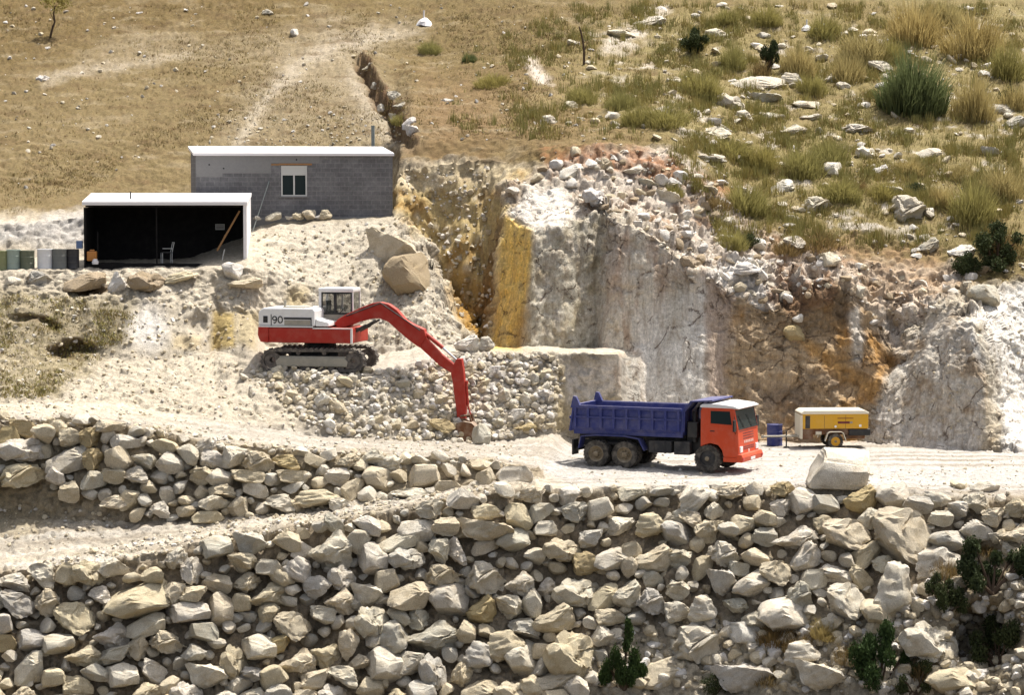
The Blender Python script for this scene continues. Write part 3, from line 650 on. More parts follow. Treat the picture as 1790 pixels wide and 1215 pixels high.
WALL_LOW = [(-30, 1012), (150, 992), (300, 972), (450, 938), (600, 912), (750, 886), (880, 856), (1000, 853), (1200, 849), (1400, 852), (1600, 860), (1830, 876), (1830, 930), (1660, 950), (1590, 1000), (1480, 1090), (1330, 1090), (1250, 1060), (1060, 1090), (1050, 1200), (900, 1240), (-30, 1240)]
WALL_MID = [(-30, 730), (130, 728), (240, 746), (380, 776), (500, 788), (800, 800), (930, 818), (880, 848), (640, 876), (530, 894), (400, 908), (250, 912), (180, 885), (90, 850), (-30, 850)]
def packed(poly, traced, rmax, rmin, tries, keep=0.92):
    """fill gaps between traced stones with smaller ones, biggest first"""
    P_ = [(a, b, 0.5 * (w + h) / 2 * 0.92) for a, b, w, h, r in traced]
    arr = np.array(P_) if P_ else np.zeros((0, 3)); out = []
    poly = np.array(poly, float); lo, hi = poly.min(0), poly.max(0)
    for k in range(tries):
        r = rmax * (rmin / rmax) ** (k / tries)
        u, v = rng.uniform(lo[0], hi[0]), rng.uniform(lo[1], hi[1])
        if poly_sd(np.array([u]), np.array([v]), poly)[0] < 0: continue
        d = np.hypot(arr[:, 0] - u, arr[:, 1] - v) if len(arr) else np.array([1e9])
        if (d < (arr[:, 2] + r) * keep).any(): continue
        arr = np.vstack([arr, [u, v, r]]); out.append((u, v, r))
    return out

wall_items = []            # (u, v, w, h, rot, zone)
for t in LOWER: wall_items.append((*t, 'low'))
for t in MID: wall_items.append((*t, 'mid'))
def shape_of(r):
    a = rnd.uniform(1.0, 1.75); return 2 * r * math.sqrt(a) * 1.08, 2 * r / math.sqrt(a) * 1.08, rnd.gauss(0, 16)
for u, v, r in packed(WALL_LOW, LOWER, 22, 6.0, 9000):
    wall_items.append((u, v, *shape_of(r), 'low'))
for u, v, r in packed(WALL_MID, MID, 17, 6, 3000):
    wall_items.append((u, v, *shape_of(r), 'mid'))
wall_items.sort(key=lambda t: -t[2] * t[3])
BIG, SMALL = wall_items[:285], wall_items[285:]

# where a stone lies, told by what can be found near it
def where_low(u, v):
    rim = np.interp(u, [0, 150, 300, 450, 600, 750, 870, 1000, 1790], [1000, 985, 962, 930, 905, 880, 857, 852, 868]); t = (v - rim) / (1225 - rim)
    course = 'top course' if t < .10 else 'upper courses' if t < .34 else 'middle courses' if t < .66 else 'foot'
    spots = [(120, "the ramp's low end"), (260, 'the longest tilted slab'), (400, "the ramp's lower stretch"), (520, "the ramp's middle"), (650, 'the pale polygonal block'), (780, "the ramp's upper stretch"), (900, "the ramp's top"), (1000, "the truck's tail shadow"), (1120, "the truck's rear axles"), (1240, "the truck's front wheel"), (1370, "the truck's red nose"), (1530, 'the squared terrace block'), (1640, 'the huge domed boulder'), (3000, 'the shrubby hollow')]
    return course, next(n for x, n in spots if u < x)
def where_mid(u, v):
    spots = [(110, "the upper wall's tall end"), (230, "the upper wall's tumbled shoulder"), (340, 'the steep end of the upper wall'), (460, "the upper wall's middle"), (600, "the upper wall's thinning stretch"), (760, "the upper wall's low stretch"), (3000, "the upper wall's tip near the truck")]
    top = np.interp(u, [0, 130, 240, 380, 500, 800, 930], [735, 730, 748, 775, 786, 800, 815]); bot = np.interp(u, [0, 230, 400, 640, 930], [850, 912, 905, 872, 835])
    t = (v - top) / max(bot - top, 20)
    return ('crest' if t < .3 else 'face' if t < .72 else 'base'), next(n for x, n in spots if u < x)
def shape_word(w, h, rot):
    a = w / h
    if abs(rot) > 24: return 'steep'
    if abs(rot) > 12: return 'tilted'
    return 'flat' if a > 1.9 else 'long' if a > 1.5 else 'upright' if a < 0.9 else 'chunky' if a < 1.2 else 'blocky'
def size_word(a): return 'huge' if a > 4500 else 'large' if a > 2300 else 'mid-sized' if a > 1300 else 'small'
ORD = ['biggest', 'second biggest', 'third biggest', 'fourth biggest', 'fifth biggest', 'sixth biggest', 'seventh biggest', 'eighth biggest', 'ninth biggest', 'tenth biggest']
stones = []
for (u, v, w, h, rot, zone) in BIG:
    tone = pick_tone(u, v, zone == 'low')
    big = w * h > 1900
    o = boulder('boulder', u, v, w * 1.14, h * 1.16, rot, tone, mesh=ROCKS[26 + rnd.randrange(10)] if big else None, fwd=0.34)
    if zone == 'low':
        c, s = where_low(u, v); s = s.replace("the ramp's ", 'ramp ')
        txt = f"{size_word(w*h)} {tone} {shape_word(w,h,rot)} boulder, lower wall {c} below {s}" if 'hollow' not in s else f"{size_word(w*h)} {tone} {shape_word(w,h,rot)} boulder, lower wall {c} above {s}"
        if c == 'foot': txt = txt.replace('lower wall foot', 'foot of lower wall')
    else:
        c, s = where_mid(u, v); txt = f"{size_word(w*h)} {tone} {shape_word(w,h,rot)} boulder on the {c} of {s}"
    stones.append((o, txt, zone, w * h))
def unique_labels(lst):
    by = {}
    for it in lst: by.setdefault(it[1], []).append(it)
    for txt, its in by.items():
        if len(its) == 1: its[0][0]['label'] = txt; continue
        its.sort(key=lambda t: -t[3])
        for k, it in enumerate(its):
            base = txt
            it[0]['label'] = f"{ORD[min(k, 9)]} {base}" if len(base.split()) < 15 or k == 0 else f"{ORD[min(k, 9)]} {base}".replace('mid-sized ', '').replace('large ', '').replace('small ', '')
unique_labels(stones)
for o, txt, zone, a in stones:
    tag(o, None, 'boulder', 'boulders stacked in the lower retaining wall' if zone == 'low' else 'boulders stacked in the upper retaining wall')

PROTO = [rock_verts(2, 500 + i, rough=0.03, cuts=7) for i in range(14)]
def stuff_stones(name, items, label, cat, embed=0.2, tones=('cream', 'pale'), fwd=0.0):
    """countless small stones as one mesh; items: (u, v, size px)"""
    vs, fs, cs = [], [], []; nb = 0; f0 = ICO[2][1]
    for (u, v, w, h) in items:
        loc, n = hit(u, v); loc = loc - Vector((0, fwd, 0)); s = ppm(loc); r = w / 2 / s; rz = h / 2 / s
        q = PROTO[rnd.randrange(14)] * np.array([r, (r + rz) / 2, rz])
        M = np.array(Euler((rnd.uniform(-.5, .5), rnd.uniform(-.5, .5), rnd.uniform(0, 6.3))).to_matrix())
        q = q @ M.T + np.array(loc + n * (0.5 - embed) * rz)
        c = np.array(TONES[tones[rnd.randrange(len(tones))]]) * rnd.uniform(.85, 1.15)
        vs.append(q); fs.append(f0 + nb); cs.append(np.repeat(c[None], len(q), 0)); nb += len(q)
    me = np_mesh(name, np.concatenate(vs), np.concatenate(fs), smooth=True); set_col(me, np.concatenate(cs))
    me.set_sharp_from_angle(angle=math.radians(26)); me.materials.append(M_RUBBLE)
    o = link_mesh(name, me); tag(o, label, cat, None, 'stuff'); return o
stuff_stones('wall_rubble', [(u, v, w, h) for (u, v, w, h, r, z) in SMALL], 'small chinking stones filling the gaps between the wall boulders', 'rubble', tones=('cream', 'pale', 'grey'), fwd=0.15)

def scatter(poly, n, smin, smax, power=2.0, asp=(0.6, 1.0), dens=None):
    poly = np.array(poly, float); lo, hi = poly.min(0), poly.max(0); out = []
    while len(out) < n:
        u = rng.uniform(lo[0], hi[0], 400); v = rng.uniform(lo[1], hi[1], 400)
        ok = poly_sd(u, v, poly) > 0
        for a, b in zip(u[ok], v[ok]):
            if len(out) >= n: break
            if dens and rnd.random() > dens(a, b): continue
            s = smin + (smax - smin) * rnd.random() ** power
            out.append((a, b, s, s * rnd.uniform(*asp)))
    return out
# --- blasted rubble round the excavator
PILE = [(430, 640), (470, 640), (650, 650), (760, 632), (800, 618), (960, 618), (985, 640), (968, 750), (900, 765), (840, 776), (700, 770), (600, 765), (520, 730), (480, 690), (420, 660)]
pile = scatter(PILE, 1500, 5, 17, 1.6, (0.6, 1.0))
stuff_stones('blasted_rubble', pile, 'loose heap of pale blasted stones below the excavator', 'rubble', 0.15, ('pale', 'white', 'cream'))
PILE_BIG = [(602,668,30,22),(640,690,26,20),(672,676,24,22),(705,672,26,20),(730,690,24,20),(756,660,26,22),(560,700,34,24),(590,712,36,24),(625,720,28,22),(660,735,26,20),(700,716,30,24),(742,724,30,22),(770,700,28,22),(510,690,24,20),(485,660,28,24),(486,648,26,20),(540,662,26,22),(566,648,28,20),(640,650,26,20),(865,650,28,22),(900,640,24,18),(930,660,26,22),(880,690,30,24),(850,715,28,22),(920,700,26,22),(950,690,26,24),(905,725,30,22),(870,740,26,20),(940,735,28,22),(846,672,24,20),(955,655,24,22),(820,650,24,18),(780,735,30,20),(720,745,28,20),(575,740,26,18),(610,745,24,16),(545,725,24,18),(690,745,22,18)]
pst = []
def where_pile(u, v):
    return ("beneath the excavator's tracks" if u < 660 else "beneath the red boom" if u < 790 else 'beside the cut bench' if u > 900 else 'behind the bucket arm'), ('high' if v < 668 else 'halfway down' if v < 715 else 'low')
for (u, v, w, h) in PILE_BIG:
    tone = rnd.choice(['pale', 'white', 'cream', 'cream', 'grey']); o = boulder('rubble_stone', u, v, w, h, rnd.gauss(0, 18), tone, sink=0.1)
    p, k = where_pile(u, v); pst.append((o, f"{tone} broken stone {k} in the rubble heap {p}", 'p', w * h))
unique_labels(pst)
for o, *_ in pst: tag(o, None, 'stone', 'broken stones in the rubble heap')

# --- single boulders one can point to
BLOCK = np_mesh('rock', rock_verts(4, 325, .035, 2, .2), ICO[4][1]); BLOCK.set_sharp_from_angle(angle=math.radians(30)); BLOCK.materials.append(M_ROCK)
def lone(u, v, w, h, rot, tone, label, depth=None, sink=.25, mesh=29, name='boulder', group=None, cat='boulder', stand=False, fwd=0.0):
    o = boulder(name, u, v, w, h, rot, tone, depth, sink, ROCKS[mesh] if isinstance(mesh, int) else mesh, False, fwd); tag(o, label, cat, group)
    if stand:
        b, _ = hit(u, v + h * .46); o.location = b + Vector((0, o.scale.y * .4, o.scale.z * .9))
    return o
lone(1468, 822, 106, 66, -2, 'pale', 'squared pale quarry block standing alone on the terrace edge', sink=.1, mesh=BLOCK, depth=.8, stand=True)
lone(684, 440, 104, 72, -12, 'cream', 'big weathered boulder bulging from the slope above the excavator boom', sink=.2, mesh=28)
lone(712, 492, 82, 96, 8, 'brown', 'tall brown boulder set under another on the slope above the boom', sink=.2, mesh=30)
lone(815, 601, 44, 34, 0, 'white', 'white rounded boulder at the mouth of the yellow gully', sink=0, mesh=31, stand=True)
lone(851, 603, 28, 28, 0, 'grey', 'dark grey boulder at the base of the yellow pillar', sink=0, mesh=32, stand=True)
lone(842, 757, 34, 46, -12, 'grey', 'upright grey cracked boulder leaning by the digger bucket', sink=-.2, mesh=33, fwd=1.3)
lone(774, 744, 48, 26, -4, 'ochre', 'flat ochre boulder at the foot of the rubble beside the bucket arm', sink=0, mesh=34)
lone(918, 748, 44, 22, 0, 'ochre', 'long ochre block at the rubble foot near the truck tail', sink=0, mesh=35)
for k, (u, v, w, h, t, l) in enumerate([(450,381,16,8,'white','small white stone'),(478,378,28,16,'pale','biggest pale stone'),(506,381,16,7,'white','thin white stone'),(521,378,20,14,'cream','tan stone'),(540,376,24,18,'cream','cream rounded stone'),(556,379,16,9,'white','low white stone'),(570,376,22,20,'cream','tallest cream stone')]):
    lone(u, v, w, h, 0, t, l + ' in the row along the foot of the block house', sink=-.2, mesh=26 + k, name='stone', group='stones along the block house wall', cat='stone').location = P(u, v, 17.3 + (u - 343) / 40 * .17 - .5)
for k, (u, v, w, h, r, t, l) in enumerate([(70,487,58,28,0,'grey','smooth grey boulder in the bank below the drums'),(150,492,74,34,0,'brown','crumbling shaded tan boulder in the bank below the open shed'),(206,499,36,42,-36,'white','white slanting boulder wedged below the open shed'),(260,493,72,40,0,'brown','big brownish shaded boulder in the bank below the shed'),(405,475,38,32,-14,'white','white boulder perched beside the shed corner'),(428,494,66,20,0,'cream','long cream slab lying below the shed corner'),(318,484,60,18,12,'cream','tilted thin slab in the bank below the shed'),(22,492,30,18,0,'pale','small pale boulder in the bank under the outermost drum')]):  # brown tone on two of these paints their shade
    lone(u, v, w, h, r, t, l, sink=.1, mesh=26 + k, group='boulders in the bank under the shed')
lone(1722, 850, 54, 22, -8, 'pale', 'flat pale slab lying on the terrace rim near the white crag', sink=0, mesh=27, stand=True)
lone(1168, 348, 46, 36, 0, 'pale', 'pale boulder with a dark hollow among the soil above the cliff', sink=0, mesh=28)
lone(1210, 462, 50, 26, -20, 'brown', 'reddish brown boulder resting in a notch of the cliff top', sink=0, mesh=29)
lone(1388, 585, 40, 34, 0, 'ochre', 'rounded ochre boulder stuck in the brown cliff face', sink=.3, mesh=30)
lone(1394, 556, 20, 16, 0, 'white', 'small white stone on the ochre boulder of the cliff face', sink=0, mesh=31, cat='stone')

for k, (u, v, w, h, r, t, l) in enumerate([(1225,1125,130,70,8,'pale','weathered pale outcrop above the low dark scrub'),(1160,1175,110,60,-6,'cream','cream outcrop beside the small dark pine'),(1300,1185,120,56,4,'grey','grey pitted outcrop at the slope foot beside the low dark scrub'),(1625,1125,120,76,-10,'pale','pale outcrop between the rounded shrub and the hollow'),(1665,1195,100,52,6,'cream','cream outcrop below the shaded hollow'),(960,1195,110,56,0,'cream','crumbling cream outcrop at the wall foot by the pine'),(1640,985,90,60,14,'pale','pale bedrock at the rim of the shrubby hollow'),(1310,1110,90,46,-8,'white','white outcrop directly under the lower wall near dry brush')]):
    lone(u, v, w, h, r, t, l, sink=.45, mesh=26 + k, name='rock_outcrop', group='bedrock outcrops at the foot of the slope', cat='outcrop')
# --- outcrops and field stones on the hill
FIELD = [(1590,368,98,48,'big pale flat outcrop low on the grassy slope'),(1320,148,110,26,'long pale outcrop at mid slope among the grass tufts'),(1340,172,60,22,'blue-grey flat outcrop below the long pale one'),(1275,180,60,30,'pale broken outcrop beside the mid-slope tufts'),(1410,185,52,14,'thin flat pale stone on the bare middle slope'),(1415,205,44,12,'low pale stone under the thin flat one'),(1300,205,36,22,'rounded pale stone between grass tufts mid slope'),(1350,205,44,16,'flat pale stone below the blue-grey outcrop'),(1250,235,60,24,'pale outcrop above the soil scarp'),(1380,230,64,22,'pale jagged outcrop above the bushy row'),(1500,225,70,16,'long low outcrop on the bare slope'),(1620,270,52,22,'smooth pale boulder on the open slope'),(1730,268,34,24,'grey split boulder standing by itself on the slope'),(1515,270,44,26,'pale boulder behind the bushy row'),(1455,302,36,32,'white jagged rock under the bushy row'),(1535,300,34,26,'small white rock in the grass below the bushy row'),(1250,60,48,18,'pale slab behind the dark round bush'),(1335,62,24,12,'small grey stone on the upper slope'),(1540,118,50,20,'pale rock under the yellow tufts'),(1450,140,24,22,'pale upright stone beneath the grass tufts'),(1430,360,70,30,'pale outcrop above the crag'),(1365,330,44,30,'white rock beside the soil patch'),(1560,335,40,22,'white rock near the big flat outcrop'),(1240,278,64,12,'thin grey ledge above the red soil'),(1750,195,60,22,'shaded grey rock under the yellow tuft'),(1770,215,44,22,'grey rock stack at the slope edge'),(960,212,34,20,'pale stone above the gully rim'),(782,176,24,8,'flat white stone on the brown slope'),(1000,185,26,16,'pale stone on the slope above the gully'),(640,120,16,12,'small brown-stained stone at the head of the trench'),(656,150,18,12,'white stone halfway along the trench lip'),(715,215,26,18,'white stone at the lower end of the trench'),(690,205,22,16,'dark stone sunk in the trench bottom'),(1030,110,20,10,'small pale stone at the foot of the bare sapling'),(1090,62,60,14,'pale slab on the stony strip'),(1130,40,70,22,'large pale slab at the top of the stony strip'),(1385,140,44,22,'pale outcrop beside the broom tufts'),(668,190,20,16,'white stone in the trench'),(690,168,26,18,'grey stone on the trench lip'),(700,185,28,16,'dark grey stone beside the trench'),(470,22,26,10,'white stone near the top of the grassy slope'),(245,22,14,5,'tiny white stone high on the grassy slope'),(720,228,28,20,'white leaning stone above the block house pipe'),(75,138,24,14,'white stone pair on the open slope'),(515,60,14,18,'white stone beside the upper track'),(1620,430,44,26,'grey boulder below the big flat outcrop'),(1305,470,50,20,'white slab on the cliff rim'),(1450,455,40,26,'pale block above the cliff rim'),(1390,425,44,22,'pale block behind the cliff rim'),(1110,300,44,24,'pale rock in the red soil scarp'),(1060,290,36,24,'cream rock in the red soil scarp'),(1000,300,44,30,'white rock above the pillar top'),(1130,322,30,22,'grey rock under the red soil scarp'),(1040,345,48,30,'white rock on the pillar shoulder'),(1720,520,60,40,'dark grey craggy rock atop the white crag'),(1680,440,50,22,'pale boulder above the white crag')]
for k, (u, v, w, h, l) in enumerate(FIELD):
    t = 'grey' if 'grey' in l else 'cream' if 'cream' in l else 'white' if 'white' in l else 'pale'
    o = boulder('field_rock', u, v, w, h * 1.15, rnd.gauss(0, 5), t, depth=(w + h) / 3.2 / 40, sink=.35, mesh=ROCKS[26 + k % 10]); tag(o, l, 'rock', 'rocks scattered on the hillside')
HILLZ = [(1000, 60), (1150, 10), (1790, 10), (1790, 480), (1560, 450), (1260, 430), (1160, 270), (960, 240)]
loose = scatter(HILLZ, 800, 3, 30, 3.4, (.35, .6), lambda u, v: 0.25 + 0.75 * (vnoise(np.array([[u / 60, v / 30, 3.0]]), 4)[0] > 0.05))
loose += scatter([(0, 8), (1000, 8), (1000, 240), (700, 250), (340, 255), (0, 370)], 420, 2, 11, 3.2, (.5, .9))
stuff_stones('field_gravel', loose, 'small pale stones strewn over the dry hillside', 'gravel', .35, ('pale', 'white', 'cream'))
TOPZ = [(880, 345), (960, 265), (1180, 262), (1320, 395), (1560, 465), (1740, 470), (1600, 560), (1560, 610), (1470, 500), (1330, 540), (1200, 470), (1110, 395), (1050, 370), (960, 395)]
PTOP = np.array([(880, 372), (925, 318), (985, 314), (1025, 362), (1000, 400), (930, 404)], float)
top = scatter(TOPZ, 520, 3, 30, 3.6, (.45, .9), lambda a, b: 0.06 if poly_sd(np.array([a]), np.array([b]), PTOP)[0] > 0 else 1)
stuff_stones('cliff_rubble', top, 'broken pale and rusty stones along the cliff top', 'rubble', .6, ('pale', 'white', 'cream', 'white', 'brown'))
misc = scatter([(430, 400), (690, 385), (800, 570), (780, 610), (640, 600), (470, 470)], 500, 2, 8, 2.6)
misc += scatter([(0, 600), (0, 700), (380, 735), (560, 760), (500, 690), (430, 630), (300, 610)], 600, 2, 8, 2.4)
misc += scatter([(0, 520), (0, 600), (300, 610), (440, 620), (440, 500)], 260, 3, 10, 2.6)
misc += scatter([(160, 960), (450, 900), (700, 870), (900, 840), (880, 860), (600, 915), (300, 970), (0, 1000)], 700, 2.5, 11, 2.6)
misc += scatter([(0, 880), (200, 900), (240, 930), (0, 980)], 160, 2, 10, 2.6)
misc += scatter([(500, 786), (950, 800), (1000, 850), (1790, 868), (1790, 800), (1400, 845), (1000, 840), (900, 780)], 420, 1.5, 6, 2.6)
misc += scatter([(0, 700), (240, 720), (500, 765), (900, 775), (900, 812), (500, 784), (240, 745), (0, 733)], 420, 1.5, 8, 3)
misc += scatter([(0, 728), (240, 742), (500, 780), (900, 806), (900, 820), (500, 792), (240, 754), (0, 740)], 320, 3, 13, 2.2)
misc += scatter([(380, 200), (700, 200), (700, 255), (340, 255)], 220, 1.5, 7, 2.4)
misc += scatter([(960, 775), (1400, 778), (1790, 796), (1790, 860), (1000, 845)], 260, 1.5, 8, 3)
misc += scatter([(900, 1200), (960, 1120), (1100, 1090), (1330, 1080), (1500, 1080), (1790, 900), (1790, 1215)], 1300, 4, 30, 2.4)
misc += scatter([(690, 300), (860, 285), (860, 590), (805, 570), (740, 430)], 300, 3, 12, 2)
misc += scatter([(1530, 770), (1600, 600), (1700, 560), (1790, 540), (1790, 780)], 120, 2, 8, 2.4)
stuff_stones('scree', misc, 'small loose stones and grit littering the quarry ground', 'rubble', .3, ('pale', 'cream', 'cream', 'white'))
# ------------------------------------------------------------------ machines
M_RED = paint('cab_red', (0.56, 0.055, 0.008), 0.5, 0.10, 0.15)
M_BLUE = paint('body_blue', (0.026, 0.036, 0.17), 0.6, 0.14, 0.3)
M_DARK = paint('dark_steel', (0.02, 0.02, 0.022), 0.7, 0.14, 0.3)
M_TYRE = paint('rubber', (0.035, 0.03, 0.025), 0.9, 0.32, 0.3, scale=5)
M_RIM = paint('rim_steel', (0.20, 0.15, 0.085), 0.7, 0.35, 0.4, scale=6)
M_WHITE = paint('white_paint', (0.74, 0.73, 0.71), 0.45, 0.20, 0.12)
M_ERED = paint('digger_red', (0.36, 0.017, 0.005), 0.6, 0.09, 0.25)
M_TRACK = paint('track_steel', (0.07, 0.06, 0.055), 0.75, 0.30, 0.4, scale=6)
M_GREYP = paint('track_frame_grey', (0.30, 0.28, 0.23), 0.8, 0.4, 0.3)
M_YEL = paint('compressor_yellow', (0.62, 0.33, 0.012), 0.45, 0.12, 0.15)
M_CREAMP = paint('compressor_cream', (0.72, 0.66, 0.52), 0.5, 0.2, 0.12)
M_RUST = paint('rusty_steel', (0.16, 0.07, 0.03), 0.85, 0.35, 0.4)
M_BLACK = paint('black_plastic', (0.012, 0.012, 0.013), 0.5, 0.06, 0.1)
M_CHROME = paint('bright_steel', (0.55, 0.55, 0.55), 0.3, 0.1, 0.1, metal=0.9)
M_GLASS = glass('dark_glass')
M_CLEAR = glass('clear_glass', (0.05, 0.06, 0.05), 0.72)
M_LAMP = paint('lamp_glass', (0.80, 0.80, 0.78), 0.2, 0.05, 0.05)
M_SIGNRED = paint('red_lens', (0.45, 0.02, 0.02), 0.3, 0.05, 0.05)
M_PALELET = paint('pale_letters', (0.70, 0.45, 0.38), 0.5, 0.1, 0.1)
M_DARKRED = paint('dark_red_paint', (0.14, 0.02, 0.02), 0.6, 0.1, 0.1)

def make_wheel(parent, x, y, r, w, side, dual=False, rim_mat=None, lugs=26):
    """side = -1: outer face towards -y"""
    t = MB(); q = r * 0.6
    for k in range(2 if dual else 1):
        c = (x, y - side * k * (w + .04), r)
        t.lathe([(q, -w / 2 * .8), (r * .86, -w / 2), (r * .965, -w / 2 * .86), (r * .985, -w / 2 * .5), (r * .985, w / 2 * .5), (r * .965, w / 2 * .86), (r * .86, w / 2), (q, w / 2 * .8), (q, -w / 2 * .8)], 'Y', c, 32)
        for i in range(lugs):
            a = 2 * math.pi * i / lugs
            M = Matrix.Translation(c) @ Matrix.Rotation(a, 4, 'Y')
            t.box(-.045 * r / .5, .045 * r / .5, -w / 2 * .92, -w * .06, r * .95, r * 1.015, M)
            M = Matrix.Translation(c) @ Matrix.Rotation(a + math.pi / lugs, 4, 'Y')
            t.box(-.045 * r / .5, .045 * r / .5, w * .06, w / 2 * .92, r * .95, r * 1.015, M)
    tyre = t.build('wheel', M_TYRE, parent, smooth=True)
    s = side; m = MB(); rw = w / 2
    m.lathe([(q * 1.03, s * rw * .78), (q * .97, s * rw * .86), (q * .90, s * rw * .55), (q * .62, s * rw * (.15 if dual else .62)), (q * .36, s * rw * (.2 if dual else .85)), (q * .36, s * rw * (1.0 if dual else 1.05)), (0.001, s * rw * (1.0 if dual else 1.08))], 'Y', (x, y, r), 28)
    for i in range(8):
        a = 2 * math.pi * i / 8; px, pz = x + math.cos(a) * q * .5, r + math.sin(a) * q * .5
        m.tube((px, y + s * rw * .1, pz), (px, y + s * rw * .85, pz), .022 * r / .5, n=8)
    m.build('rim', rim_mat or M_RIM, tyre, smooth=True)
    hb = MB(); hb.lathe([(q * .30, s * rw * 1.0), (q * .26, s * rw * 1.22), (.001, s * rw * 1.25)], 'Y', (x, y, r), 16); hb.build('hub', M_RIM, tyre, smooth=True)
    return tyre

def make_truck():
    L0 = P(1238, 826, 0); gx = L0.x; gy = zY(826, 0) 
    base = P(1238, 826, gy)
    yaw = math.radians(-24)
    # base is the contact of the near front wheel; move to the axle centre
    off = Matrix.Rotation(yaw, 3, 'Z') @ Vector((0, -1.05, 0))
    t = empty('dump_truck', (base.x - off.x, base.y - off.y, 0.02), yaw)
    tag(t, 'three-axle dump truck with orange-red cab and ribbed blue tipper body on the white terrace', 'truck')
    # chassis
    f = MB()
    for y in (-.45, .45): f.box(-5.45, 1.15, y - .05, y + .05, .78, 1.02)
    for x in (-5.3, -4.0, -2.9, -1.8, -.6, .7): f.box(x - .06, x + .06, -.4, .4, .8, 1.0)
    for y in (-.45, .45): f.box(-5.6, -1.1, y - .07, y + .07, 1.05, 1.36)
    for x in (0, -3.45, -4.65): f.tube((x, -.95, .5), (x, .95, .5), .1); f.lathe([(.05, -.25), (.22, -.1), (.22, .1), (.05, .25)], 'Y', (x, 0, .5), 12)
    for y in (-.7, .7): f.strip([(-5.0, .72), (-4.5, .86), (-3.6, .86), (-3.1, .72)], .1, y - .05, y + .05)
    f.box(-5.55, -5.42, -1.0, 1.0, .62, .74)
    f.build('chassis_frame', M_DARK, t, .01)
    k = MB(); k.box(-2.45, -1.5, -1.12, -.6, .66, 1.12); k.box(-2.25, -2.19, -1.14, -.58, .64, 1.14); k.box(-1.8, -1.74, -1.14, -.58, .64, 1.14); k.build('fuel_tank', M_DARK, t, .05)
    k = MB(); k.box(-1.4, -.75, -1.1, -.55, .62, 1.12); k.build('battery_box', M_DARK, t, .02)
    k = MB(); k.tube((-1.3, .8, .75), (-.55, .8, .75), .26, n=16); k.build('air_tank', M_DARK, t, smooth=True)
    k = MB(); k.box(-1.0, -.32, -.75, .75, .75, 1.9); k.tube((-.62, -.85, 1.1), (-.62, -.85, 2.3), .09); k.box(-.85, -.45, -1.08, -.6, 1.3, 1.9); k.build('air_intake', M_BLACK, t, .03)
    # tipper body
    b = MB(); X0, X1, Zb, Zt, hw = -5.62, -1.05, 1.40, 2.40, 1.20
    b.box(X0, X1, -hw + .12, hw - .12, Zb - .06, Zb + .03)
    for s in (-1, 1):
        prof = [(s * (hw - .16), Zb - .04), (s * (hw - .02), Zb + .16), (s * (hw - .02), Zt), (s * (hw - .08), Zt), (s * (hw - .08), Zb + .18), (s * (hw - .2), Zb + .0)]
        n = len(prof); vs = [(X0, y, z) for y, z in prof] + [(X1, y, z) for y, z in prof]
        b.add(vs, [tuple(range(n)), tuple(range(2 * n - 1, n - 1, -1))] + [(i, (i + 1) % n, (i + 1) % n + n, i + n) for i in range(n)])
    body = b.build('dump_bed', M_BLUE, t, .008)
    r_ = MB()
    for s in (-1, 1):
        y0, y1 = sorted((s * (hw - .03), s * (hw + .06)))
        r_.box(X0, X1, y0, y1 + (0.02 if s > 0 else 0), Zt - .09, Zt + .03)
        r_.box(X0 + .05, X1, y0, y1 - .02 * (s > 0) + 0, Zt - .46, Zt - .40)
        for i in range(9):
            x = X0 + .12 + i * (X1 - X0 - .24) / 8
            r_.box(x - .055, x + .055, y0, y1, Zb + .14, Zt - .085)
            vs = []
        r_.box(X0, X1, s * (hw - .17) - .04, s * (hw - .17) + .04, Zb - .12, Zb - .02)
    r_.build('side_ribs', M_BLUE, body, .012)
    tg = MB(); M = Matrix.Translation((X0, 0, Zb - .02)) @ Matrix.Rotation(math.radians(9), 4, 'Y')
    tg.box(-.16, -.08, -hw - .02, hw + .02, 0, 1.06, M)
    for y in (-.8, -.27, .27, .8): tg.box(-.22, -.155, y - .05, y + .05, .03, 1.0, M)
    tg.box(-.23, -.155, -hw, hw, .48, .58, M)
    tg.build('tailgate', M_BLUE, t, .012)
    for s in (-1, 1):
        p = MB(); y0, y1 = sorted((s * (hw - .10), s * (hw + .05)))
        p.prism([(X0 - .08, Zt - .1), (X0 + .32, Zt + .02), (X0 + .16, Zt + .36), (X0 + .03, Zt + .38)], y0, y1); p.build('hinge_post', M_BLUE, body, .015)
    h = MB(); h.strip([(X1 - .02, Zb), (X1 + .02, 2.35), (X1 + .36, 2.74), (.20, 2.80)], -.06, -hw, hw)
    for y in (-hw + .03, -.4, .4, hw - .09): h.prism([(X1 + .03, Zb + .1), (X1 + .1, Zb + .1), (X1 + .13, 2.3), (X1 + .42, 2.66), (X1 + .34, 2.72), (X1 + .05, 2.36)], y, y + .06)
    h.build('cab_protector', M_BLUE, t, .01)
    for s in (-1, 1):
        g = MB(); y0, y1 = sorted((s * .72, s * 1.22)); g.strip([(-5.35, .72), (-5.25, 1.18), (-4.65, 1.24), (-3.45, 1.24), (-2.85, 1.16), (-2.62, .72)], .04, y0, y1); g.build('mudguard', M_BLUE if s < 0 else M_DARK, t, .01)
    fl = MB(); fl.box(-5.66, -5.6, -1.18, -.62, .45, 1.05); fl.box(-5.66, -5.6, .62, 1.18, .45, 1.05); fl.build('mud_flap', M_BLACK, t)
    # wheels
    for s in (-1, 1):
        make_wheel(t, 0, s * 1.03, .52, .32, s, rim_mat=M_DARK)
        for x in (-3.45, -4.65): make_wheel(t, x, s * 1.03, .52, .28, s, True)
    # cab
    side = [(-.28, .98), (-.28, 2.36), (-.22, 2.52), (1.02, 2.52), (1.10, 2.42), (1.24, 1.74), (1.30, .60), (.66, .60), (.60, .86), (.44, 1.06), (.1, 1.13)]
